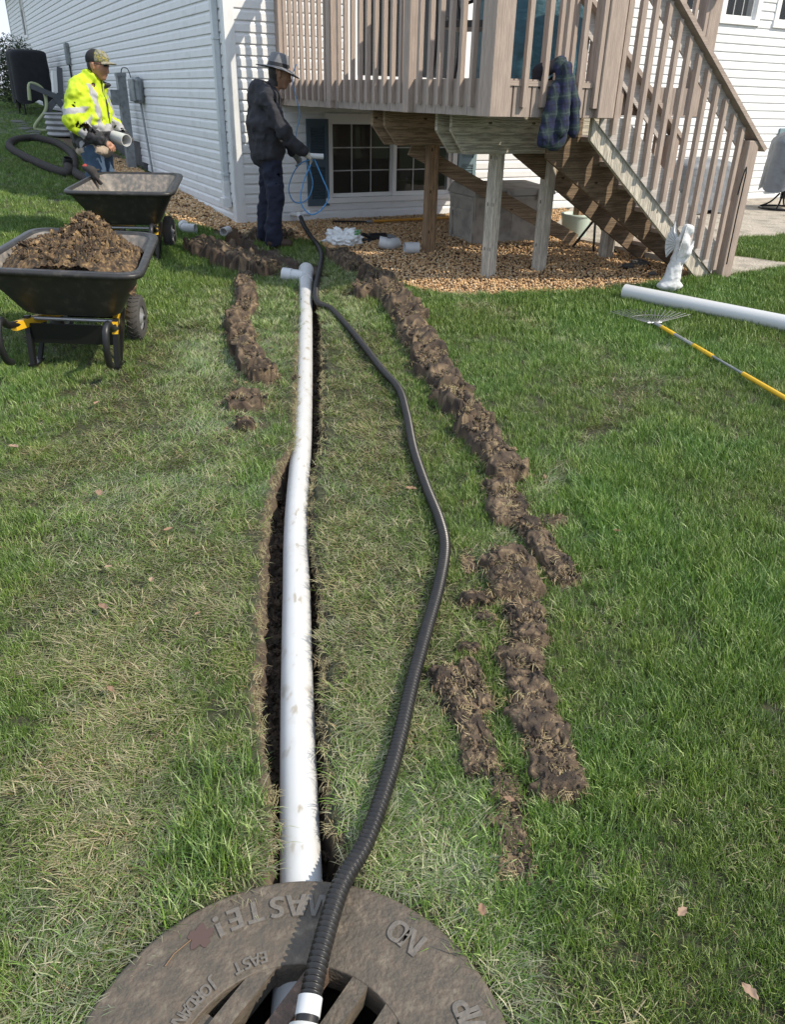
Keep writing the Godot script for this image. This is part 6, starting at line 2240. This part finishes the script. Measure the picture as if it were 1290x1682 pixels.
func shrub(parent: Node3D, wide: float, high: float, count: int, tones: Array, seed_: int, size: float) -> void:
	var r := RandomNumberGenerator.new()
	r.seed = seed_
	var leafy := size < 0.1
	var g := Geo.new()
	for k in 12:
		var a := r.randf() * TAU
		var p := Vector3(cos(a) * wide * 0.5 * r.randf(), high * r.randf_range(0.6, 0.95), sin(a) * wide * 0.5 * r.randf())
		g.tube(PackedVector3Array([Vector3(r.randfn() * 0.05, 0, r.randfn() * 0.05), p * Vector3(0.4, 0.5, 0.4), p]), PackedFloat32Array([0.018, 0.012, 0.004]), 5)
	part(parent, "stems", g, M.bark)
	g = Geo.new()
	for k in count:
		var d := Vector3(r.randfn(), r.randfn(), r.randfn()).normalized() * pow(r.randf(), 0.35)
		var p := Vector3(d.x * wide * 0.55, high * 0.55 + d.y * high * 0.5, d.z * wide * 0.55)
		p.y = maxf(p.y, 0.05)
		var q := Vector3(r.randfn(), r.randfn() + 0.5, r.randfn()).normalized()
		var s := q.cross(Vector3(r.randfn(), r.randfn(), r.randfn())).normalized()
		var c: Color = tones[r.randi() % tones.size()] * r.randf_range(0.7, 1.3)
		if leafy:
			for e in 4:
				var o := Vector3(r.randfn(), r.randfn(), r.randfn()) * size * 0.5
				g.tri(p + o, p + o + q * size + s * size * 0.3, p + o + q * size * 0.4 - s * size * 0.4, c)
		else:
			g.tri(p, p + s * 0.007, p + q * size * 2.2, c)
			g.tri(p, p + s * 0.006, p + (q + s * 0.8) * size * 1.5, c)
	part(parent, "foliage" if leafy else "twigs", g, M.twig)


func bare_tree(parent: Node3D, high: float, seed_: int) -> void:
	var r := RandomNumberGenerator.new()
	r.seed = seed_
	var trunk := Geo.new()
	var limbs := Geo.new()
	var todo := [[Vector3.ZERO, Vector3.UP, high * 0.34, high * 0.018, 0]]
	while todo:
		var b: Array = todo.pop_back()
		var p: Vector3 = b[0]
		var d: Vector3 = b[1]
		var pts := PackedVector3Array([p])
		for k in 3:
			d = (d + Vector3(r.randfn(), r.randfn() * 0.5 + 0.2, r.randfn()) * 0.13).normalized()
			p += d * b[2] / 3.0
			pts.append(p)
		(trunk if b[4] == 0 else limbs).tube(pts, PackedFloat32Array([b[3], b[3] * 0.85, b[3] * 0.72, b[3] * 0.6]), 6 if b[4] < 2 else 4, false, Color(0.16, 0.125, 0.105))
		if b[4] < 5:
			for k in (3 if b[4] < 4 else 4):
				var nd := (d + Vector3(r.randfn(), r.randfn() * 0.4 + 0.1, r.randfn()) * 0.62).normalized()
				todo.append([pts[3 if k < 2 else 2], nd, b[2] * r.randf_range(0.62, 0.85), maxf(b[3] * 0.55, 0.008), b[4] + 1])
	part(parent, "trunk", trunk, M.bark)
	part(parent, "crown", limbs, M.twig)


func make_people() -> void:
	hooded_man()
	vest_man()


func hand(f: Flesh, wrist: Vector3, dir: Vector3, palm_n: Vector3, thumb: Vector3, curl: float) -> void:
	var across := dir.cross(palm_n).normalized()
	if across.dot(thumb) < 0.0:
		across = -across
	var knuckle := wrist + dir * 0.085
	f.bone(wrist, knuckle, 0.024, 0.026, 0.02)
	f.bone(wrist + dir * 0.05 - across * 0.018, knuckle - across * 0.022, 0.02, 0.018, 0.015)
	for k in 4:
		var off := across * (0.030 - 0.020 * k)
		var l: float = [0.040, 0.045, 0.042, 0.033][k]
		var a := knuckle + off
		var d1 := (dir * cos(curl) + palm_n * sin(curl)).normalized()
		var d2 := (dir * cos(curl * 2.1) + palm_n * sin(curl * 2.1)).normalized()
		f.bone(a, a + d1 * l, 0.0105, 0.0095, 0.006)
		f.bone(a + d1 * l, a + d1 * l + d2 * l * 0.9, 0.0095, 0.008, 0.005)
	var tb := wrist + dir * 0.03 + across * 0.025
	f.bone(tb, tb + (across * 0.6 + dir * 0.7 + palm_n * 0.4).normalized() * 0.045, 0.013, 0.0115, 0.012)
	f.bone(tb + (across * 0.6 + dir * 0.7 + palm_n * 0.4).normalized() * 0.045, tb + (across * 0.5 + dir * 1.3 + palm_n * 1.0).normalized() * 0.085, 0.0115, 0.009, 0.006)


func head(f: Flesh, at: Vector3, fwd: Vector3, k := 1.0) -> void:   # at: centre of the skull; head about 0.23 m tall
	var rt := fwd.cross(Vector3.UP).normalized()
	var up := rt.cross(fwd)
	f.bone(at - fwd * 0.02 * k, at + fwd * 0.025 * k + up * 0.005, 0.088 * k, 0.080 * k, 0.03, Vector3(1, 1.08, 0.92))
	f.bone(at + fwd * 0.045 * k - up * 0.05 * k, at + fwd * 0.055 * k - up * 0.095 * k, 0.055 * k, 0.034 * k, 0.035)
	f.bone(at + fwd * 0.088 * k - up * 0.005, at + fwd * 0.108 * k - up * 0.042 * k, 0.011 * k, 0.015 * k, 0.012)       # nose
	f.bone(at + fwd * 0.086 * k - up * 0.075 * k - rt * 0.016, at + fwd * 0.086 * k - up * 0.075 * k + rt * 0.016, 0.010 * k, 0.010 * k, 0.006)   # mouth
	f.bone(at + fwd * 0.082 * k + up * 0.016 - rt * 0.03, at + fwd * 0.082 * k + up * 0.016 + rt * 0.03, 0.010, 0.010, 0.012)    # brow
	for s in [-1.0, 1.0]:
		f.bone(at + rt * s * 0.083 * k + up * 0.005 - fwd * 0.005, at + rt * s * 0.080 * k - up * 0.035, 0.016, 0.011, 0.006, Vector3(1, 1, 1))
	f.bone(at - up * 0.04 - fwd * 0.02, at - up * 0.17 * k - fwd * 0.05, 0.055 * k, 0.062 * k, 0.03)   # neck


func hooded_man() -> void:
	var t := thing("person", "man in a dark hooded sweatshirt and grey brimmed hat holding blue rope", "person", "", Transform3D(Basis(Vector3.UP, 0.22).scaled(Vector3.ONE * 1.035), at_ground(-1.33, -8.66, 0.0)))
	var skin := Color(0.33, 0.185, 0.125)
	var w := FastNoiseLite.new()
	w.seed = 33
	w.frequency = 7.0
	w.fractal_octaves = 3
	var f := Flesh.new()
	var hc := Vector3(0.13, 1.555, 0)
	head(f, hc, Vector3(0.97, -0.22, 0.0).normalized())
	f.bone(Vector3(0.0, 1.36, 0), Vector3(0.05, 1.42, 0), 0.07, 0.065, 0.03)
	f.bone(Vector3(0.0, 0.85, 0), Vector3(0.0, 1.34, 0), 0.10, 0.10, 0.03)
	part(t, "body", f.build(0.0075, func(p: Vector3): return Color(0.018, 0.014, 0.012) if p.y > 1.44 and (p.x < 0.095 - (p.y - 1.52) * 0.1) and not (absf(p.z) > 0.078 and p.x > 0.085) else Color(0.02, 0.015, 0.015) if absf(p.y - 1.552) < 0.007 and p.x > 0.195 and absf(absf(p.z) - 0.032) < 0.012 else skin), M.skin)
	# sweatshirt with hood
	f = Flesh.new()
	f.bone(Vector3(-0.02, 0.86, 0), Vector3(-0.03, 1.12, 0), 0.165, 0.168, 0.05, Vector3(1.0, 0.8, 1.18))
	f.bone(Vector3(-0.03, 1.12, 0), Vector3(-0.01, 1.31, 0), 0.165, 0.145, 0.05, Vector3(1.0, 1, 1.22))
	f.bone(Vector3(0.0, 1.36, -0.14), Vector3(0.0, 1.36, 0.14), 0.085, 0.085, 0.06)
	f.bone(Vector3(-0.085, 1.42, -0.05), Vector3(-0.085, 1.42, 0.05), 0.072, 0.072, 0.05)
	f.bone(Vector3(-0.03, 1.43, 0.09), Vector3(0.08, 1.37, 0.05), 0.045, 0.035, 0.03)
	f.bone(Vector3(-0.03, 1.43, -0.09), Vector3(0.08, 1.37, -0.05), 0.045, 0.035, 0.03)
	f.bone(Vector3(-0.12, 1.36, 0), Vector3(-0.13, 1.28, 0), 0.07, 0.04, 0.05)
	f.bone(Vector3(0.0, 1.33, 0.20), Vector3(0.12, 1.06, 0.26), 0.078, 0.068, 0.05)
	f.bone(Vector3(0.12, 1.06, 0.26), Vector3(0.30, 0.905, 0.21), 0.066, 0.050, 0.04)
	f.bone(Vector3(0.0, 1.33, -0.20), Vector3(0.09, 1.06, -0.24), 0.075, 0.065, 0.05)
	f.bone(Vector3(0.09, 1.06, -0.24), Vector3(0.24, 0.88, -0.10), 0.062, 0.048, 0.04)
	part(t, "sweatshirt", f.build(0.013, func(_p): return Color(0.036, 0.038, 0.045), w, 0.03), M.cloth)
	# trousers
	f = Flesh.new()
	f.bone(Vector3(-0.01, 0.84, -0.06), Vector3(-0.01, 0.84, 0.06), 0.115, 0.115, 0.04)
	for s in [-1.0, 1.0]:
		var foot := Vector3(-0.015 if s > 0 else -0.085, 0.09, s * 0.115)
		var knee := Vector3(0.03 if s > 0 else -0.03, 0.48, s * 0.11)
		f.bone(Vector3(0.0, 0.80, s * 0.075), knee, 0.10, 0.085, 0.03)
		f.bone(knee, foot + Vector3(0.0, 0.0, 0), 0.085, 0.082, 0.03)
	f.bone(Vector3(0.02, 0.60, 0.19), Vector3(0.02, 0.48, 0.19), 0.04, 0.04, 0.02, Vector3(1.4, 1, 0.5))
	part(t, "trousers", f.build(0.013, func(_p): return Color(0.017, 0.022, 0.044), w, 0.030), M.cloth)
	for s in [-1.0, 1.0]:
		f = Flesh.new()
		var o := Vector3(-0.015 if s > 0 else -0.085, 0.0, s * 0.115)
		f.bone(o + Vector3(-0.03, 0.055, 0), o + Vector3(0.16, 0.042, 0), 0.048, 0.040, 0.03, Vector3(1, 1, 1.05))
		f.bone(o + Vector3(-0.01, 0.06, 0), o + Vector3(-0.01, 0.16, 0), 0.05, 0.05, 0.03)
		part(t, "boot", f.build(0.009, func(_p): return Color.WHITE), M.leather)
	# gloves closed on the pipe end and the rope
	f = Flesh.new()
	var wr := Vector3(0.305, 0.895, 0.205)
	hand(f, wr, Vector3(0.85, -0.5, -0.12).normalized(), Vector3(-0.4, -0.75, -0.5).normalized(), Vector3(0.2, 0.3, -0.9), 0.75)
	f.bone(wr - Vector3(0.03, -0.015, 0), wr + Vector3(0.02, -0.01, 0), 0.036, 0.034, 0.02)
	part(t, "glove", f.build(0.006, func(p: Vector3): return Color(0.58, 0.53, 0.45) if p.x < 0.375 else Color(0.40, 0.38, 0.33)), M.cloth)
	f = Flesh.new()
	var wl := Vector3(0.245, 0.87, -0.095)
	hand(f, wl, Vector3(0.6, -0.8, 0.1).normalized(), Vector3(-0.6, -0.4, 0.6).normalized(), Vector3(0.3, 0.2, 0.9), 0.8)
	f.bone(wl - Vector3(0.02, -0.02, 0), wl + Vector3(0.012, -0.015, 0), 0.034, 0.034, 0.02)
	part(t, "glove", f.build(0.006, func(_p): return Color(0.23, 0.22, 0.20)), M.cloth)
	# hat
	var hat := Geo.new()
	var seg := 40
	hat.grid(seg + 1, 12, func(i: int, j: int) -> Array:
		var a := TAU * i / seg
		var pr: Vector2 = [Vector2(0.0, 0.112), Vector2(0.05, 0.118), Vector2(0.075, 0.108), Vector2(0.088, 0.06), Vector2(0.098, 0.004), Vector2(0.102, 0.0), Vector2(0.135, -0.008), Vector2(0.175, -0.020), Vector2(0.195, -0.024), Vector2(0.196, -0.030), Vector2(0.17, -0.026), Vector2(0.095, -0.008)][j]
		var sx := 1.06
		var dip: float = 0.025 * maxf(0.0, pr.x - 0.1) / 0.1 * (cos(a) * 0.8 + 0.35 * cos(2.0 * a))
		return [Vector3(cos(a) * pr.x * sx, pr.y - dip, -sin(a) * pr.x * 0.95), Color.WHITE])
	var ho := part(t, "hat", hat, M.felt, Transform3D(Basis(Vector3(0, 0, 1), -0.17), hc + Vector3(-0.012, 0.045, 0)))
	hat = Geo.new()
	hat.lathe(PackedVector2Array([Vector2(0.1005, 0.003), Vector2(0.094, 0.035)]), 40, Transform3D(Basis().scaled(Vector3(1.065, 1, 0.955)), Vector3.ZERO))
	part(ho, "hat_band", hat, M.black_plastic)
	# what he holds: a white pipe end and a coil of blue rope
	var g := Geo.new()
	var tip: Vector3 = t.transform * Vector3(0.50, 0.855, 0.20)
	g.pipe(t.transform * Vector3(0.37, 0.86, 0.20), tip, 0.026, 0.004, 16)
	single("pipe_piece", g, M.pvc, "short white pipe piece in the gloved hand of the hooded man", "pipe")
	g = Geo.new()
	var H := func(p: Vector3) -> Vector3: return t.transform * p
	g.tube(smooth([H.call(Vector3(0.40, 0.83, 0.19)), H.call(Vector3(0.30, 0.62, 0.20)), H.call(Vector3(0.27, 0.44, 0.20)), H.call(Vector3(0.36, 0.33, 0.20)), H.call(Vector3(0.47, 0.37, 0.19)), H.call(Vector3(0.55, 0.50, 0.19)), H.call(Vector3(0.49, 0.66, 0.19)), H.call(Vector3(0.41, 0.84, 0.19))], 0.02), PackedFloat32Array([0.0065]), 8)
	g.tube(smooth([H.call(Vector3(0.41, 0.83, 0.18)), H.call(Vector3(0.30, 0.78, 0.0)), H.call(Vector3(0.22, 0.66, -0.08)), H.call(Vector3(0.18, 0.52, -0.08)), H.call(Vector3(0.24, 0.41, -0.08)), H.call(Vector3(0.36, 0.44, -0.06)), H.call(Vector3(0.42, 0.60, -0.04)), H.call(Vector3(0.36, 0.80, -0.06))], 0.02), PackedFloat32Array([0.006]), 8)
	g.tube(smooth([H.call(Vector3(0.29, 0.80, -0.09)), H.call(Vector3(0.28, 1.0, -0.2)), H.call(Vector3(0.33, 1.2, -0.24)), H.call(Vector3(0.30, 1.36, -0.26)), H.call(Vector3(0.27, 1.52, -0.28)), H.call(Vector3(0.32, 1.64, -0.30))], 0.03), PackedFloat32Array([0.0045]), 6)
	single("blue_rope", g, M.rope_blue, "blue rope hanging in loops from the hands of the hooded man", "rope")


func vest_man() -> void:
	var t := thing("person", "man in a bright yellow reflective jacket and camouflage cap holding a white pipe", "person", "", Transform3D(Basis(Vector3.UP, -0.12), at_ground(-3.14, -8.82, 0.0)))
	var skin := Color(0.37, 0.19, 0.12)
	var w := FastNoiseLite.new()
	w.seed = 44
	w.frequency = 5.5
	w.fractal_octaves = 3
	var f := Flesh.new()
	var hc := Vector3(0.14, 1.635, 0)
	head(f, hc, Vector3(0.96, -0.16, 0.10).normalized())
	f.bone(Vector3(0.0, 0.85, 0), Vector3(0.02, 1.44, 0), 0.10, 0.09, 0.03)
	part(t, "body", f.build(0.0075, func(p: Vector3): return Color(0.02, 0.015, 0.012) if p.y > 1.555 and p.x < 0.10 - (p.y - 1.60) * 0.1 and not (absf(p.z) > 0.078 and p.x > 0.095) else skin), M.skin)
	# jacket: fluorescent cloth, silver bands, dark lower part
	f = Flesh.new()
	f.bone(Vector3(-0.02, 0.97, 0), Vector3(-0.03, 1.22, 0), 0.185, 0.20, 0.05, Vector3(1.08, 1, 1.15))
	f.bone(Vector3(-0.03, 1.22, 0), Vector3(0.0, 1.38, 0), 0.20, 0.155, 0.05, Vector3(1.0, 1, 1.15))
	f.bone(Vector3(0.0, 1.43, -0.15), Vector3(0.0, 1.43, 0.15), 0.085, 0.085, 0.06)
	f.bone(Vector3(0.03, 1.44, 0), Vector3(0.045, 1.515, 0), 0.105, 0.095, 0.03)
	f.bone(Vector3(0.12, 1.45, -0.06), Vector3(0.19, 1.465, -0.10), 0.035, 0.03, 0.02)
	f.bone(Vector3(-0.01, 1.40, 0.21), Vector3(-0.04, 1.15, 0.30), 0.098, 0.092, 0.05)
	f.bone(Vector3(-0.04, 1.15, 0.30), Vector3(0.17, 0.985, 0.25), 0.090, 0.062, 0.04)
	f.bone(Vector3(0.0, 1.40, -0.21), Vector3(0.03, 1.14, -0.28), 0.095, 0.085, 0.05)
	f.bone(Vector3(0.03, 1.14, -0.28), Vector3(0.25, 1.03, -0.12), 0.085, 0.06, 0.04)
	var col := func(p: Vector3) -> Color:
		var lime := Color(0.50, 0.66, 0.02)
		var silver := Color(0.36, 0.36, 0.37)
		var dark := Color(0.022, 0.022, 0.025)
		if p.z > 0.185 + maxf(0.0, (1.30 - p.y) * 0.06):      # near sleeve
			var along := clampf((Vector3(p.x, p.y, p.z) - Vector3(-0.04, 1.15, 0.30)).dot(Vector3(0.21, -0.165, -0.05).normalized()), -1.0, 1.0)
			if along > 0.165:
				return dark
			if along > 0.095:
				return silver
			if absf(p.y - 1.235 - 0.12 * p.x) < 0.027 and along < 0.05:
				return silver
			return lime
		if p.z < -0.2:
			return dark if p.x > 0.14 else silver if p.x > 0.09 else lime
		if p.y > 1.43 and p.x > 0.14 and p.z < -0.03:
			return dark
		if p.y < 1.045 + 0.05 * p.x:
			return dark
		if p.y < 1.105 + 0.05 * p.x:
			return silver
		if absf(p.z) > 0.10 and absf(p.z) < 0.155 and p.y < 1.47:
			return silver
		if absf(p.y - 1.225) < 0.027 and p.x < -0.08:
			return silver
		if absf(p.z) < 0.012 and p.x > 0.1:
			return dark
		return lime
	part(t, "jacket", f.build(0.011, col, w, 0.04), M.hi_vis)
	f = Flesh.new()
	f.bone(Vector3(-0.01, 0.87, 0), Vector3(-0.01, 0.99, 0), 0.178, 0.175, 0.03, Vector3(1.02, 0.5, 1.15))
	part(t, "shirt_tail", f.build(0.012, func(_p): return Color(0.50, 0.41, 0.33), w, 0.03), M.cloth)
	f = Flesh.new()
	f.bone(Vector3(-0.01, 0.90, -0.06), Vector3(-0.01, 0.90, 0.06), 0.145, 0.145, 0.05)
	for s in [-1.0, 1.0]:
		f.bone(Vector3(0.0, 0.85, s * 0.09), Vector3(0.03, 0.48, s * 0.11), 0.11, 0.085, 0.03)
		f.bone(Vector3(0.03, 0.48, s * 0.11), Vector3(-0.02, 0.09, s * 0.12), 0.085, 0.075, 0.03)
	part(t, "jeans", f.build(0.014, func(_p): return Color(0.07, 0.115, 0.19), w, 0.025), M.cloth)
	for s in [-1.0, 1.0]:
		f = Flesh.new()
		f.bone(Vector3(-0.05, 0.05, s * 0.12), Vector3(0.14, 0.042, s * 0.12), 0.047, 0.04, 0.03)
		part(t, "boot", f.build(0.012, func(_p): return Color.WHITE), M.leather)
	# hands in fingerless gloves
	f = Flesh.new()
	hand(f, Vector3(0.18, 0.975, 0.245), Vector3(0.93, -0.36, 0.0).normalized(), Vector3(-0.3, -0.8, -0.5).normalized(), Vector3(0.1, 0.5, -0.8), 0.5)
	part(t, "hand", f.build(0.006, func(p: Vector3): return Color(0.025, 0.025, 0.027) if p.x < 0.255 else skin), M.skin)
	f = Flesh.new()
	hand(f, Vector3(0.255, 1.02, -0.115), Vector3(0.8, -0.1, 0.6).normalized(), Vector3(0.2, -0.95, 0.1).normalized(), Vector3(0.5, 0.1, -0.8), 0.6)
	part(t, "hand", f.build(0.006, func(_p): return Color(0.03, 0.03, 0.032)), M.skin)
	# cap with a dark mesh back and a camouflage front, sunglasses
	var cam_n := FastNoiseLite.new()
	cam_n.seed = 6
	cam_n.frequency = 26.0
	f = Flesh.new()
	f.bone(hc + Vector3(-0.02, 0.045, 0), hc + Vector3(0.03, 0.042, 0), 0.094, 0.088, 0.03, Vector3(1, 0.98, 0.95))
	var cap_xf := Transform3D(Basis(), Vector3.ZERO)
	var cg := Geo.new()
	var src := f.build(0.006, func(p: Vector3):
		if p.x < hc.x + 0.012:
			return Color(0.016, 0.017, 0.022)
		var v := cam_n.get_noise_3dv(p)
		return Color(0.30, 0.28, 0.22) if v > 0.16 else Color(0.42, 0.34, 0.06) if v < -0.18 else Color(0.13, 0.14, 0.08))
	for i in range(0, src.idx.size(), 3):   # keep the dome above the band
		var a := src.v[src.idx[i]]
		var b := src.v[src.idx[i + 1]]
		var d := src.v[src.idx[i + 2]]
		if minf(a.y, minf(b.y, d.y)) > hc.y + 0.022:
			var k := cg.v.size()
			for e in 3:
				cg.vert(src.v[src.idx[i + e]], src.c[src.idx[i + e]])
			cg.idx.append_array(PackedInt32Array([k, k + 1, k + 2]))
	var cap := part(t, "cap", cg, M.cloth, cap_xf)
	cg = Geo.new()
	for layer in [0.0, -0.006]:
		cg.grid(13, 6, func(i: int, j: int) -> Array:
			var a := lerpf(-1.15, 1.15, i / 12.0)
			var r := lerpf(0.080, 0.080 + 0.075 * cos(a * 0.9), j / 5.0)
			var p := hc + Vector3(0.035 + cos(a) * r, 0.030 - 0.020 * (j / 5.0) - 0.10 * pow(sin(a) * r, 2.0) * 8.0 * 0.3 + layer, sin(a) * r * 0.85)
			var v := cam_n.get_noise_3dv(p)
			return [p, Color(0.36, 0.33, 0.26) if v > 0.05 else Color(0.22, 0.21, 0.13)])
	part(cap, "visor", cg, M.cloth)
	cg = Geo.new()
	for s in [-1.0, 1.0]:
		rounded(cg, hc + Vector3(0.095, 0.0, s * 0.034), Vector3(0.012, 0.034, 0.052), 0.005, Basis(Vector3.UP, -s * 0.45))
		cg.bar(hc + Vector3(0.088, 0.004, s * 0.062), hc + Vector3(0.0, 0.008, s * 0.088), 0.0035, 6)
	part(t, "sunglasses", cg, M.dark_glass)
	# the pipe he carries
	var g := Geo.new()
	var P := func(p: Vector3) -> Vector3: return t.transform * p
	g.pipe(P.call(Vector3(0.20, 1.0, -0.02)), P.call(Vector3(0.385, 0.975, 0.10)), 0.058, 0.006, 26)
	single("pipe_piece", g, M.pvc, "short wide white pipe held by the man in the yellow jacket", "pipe")
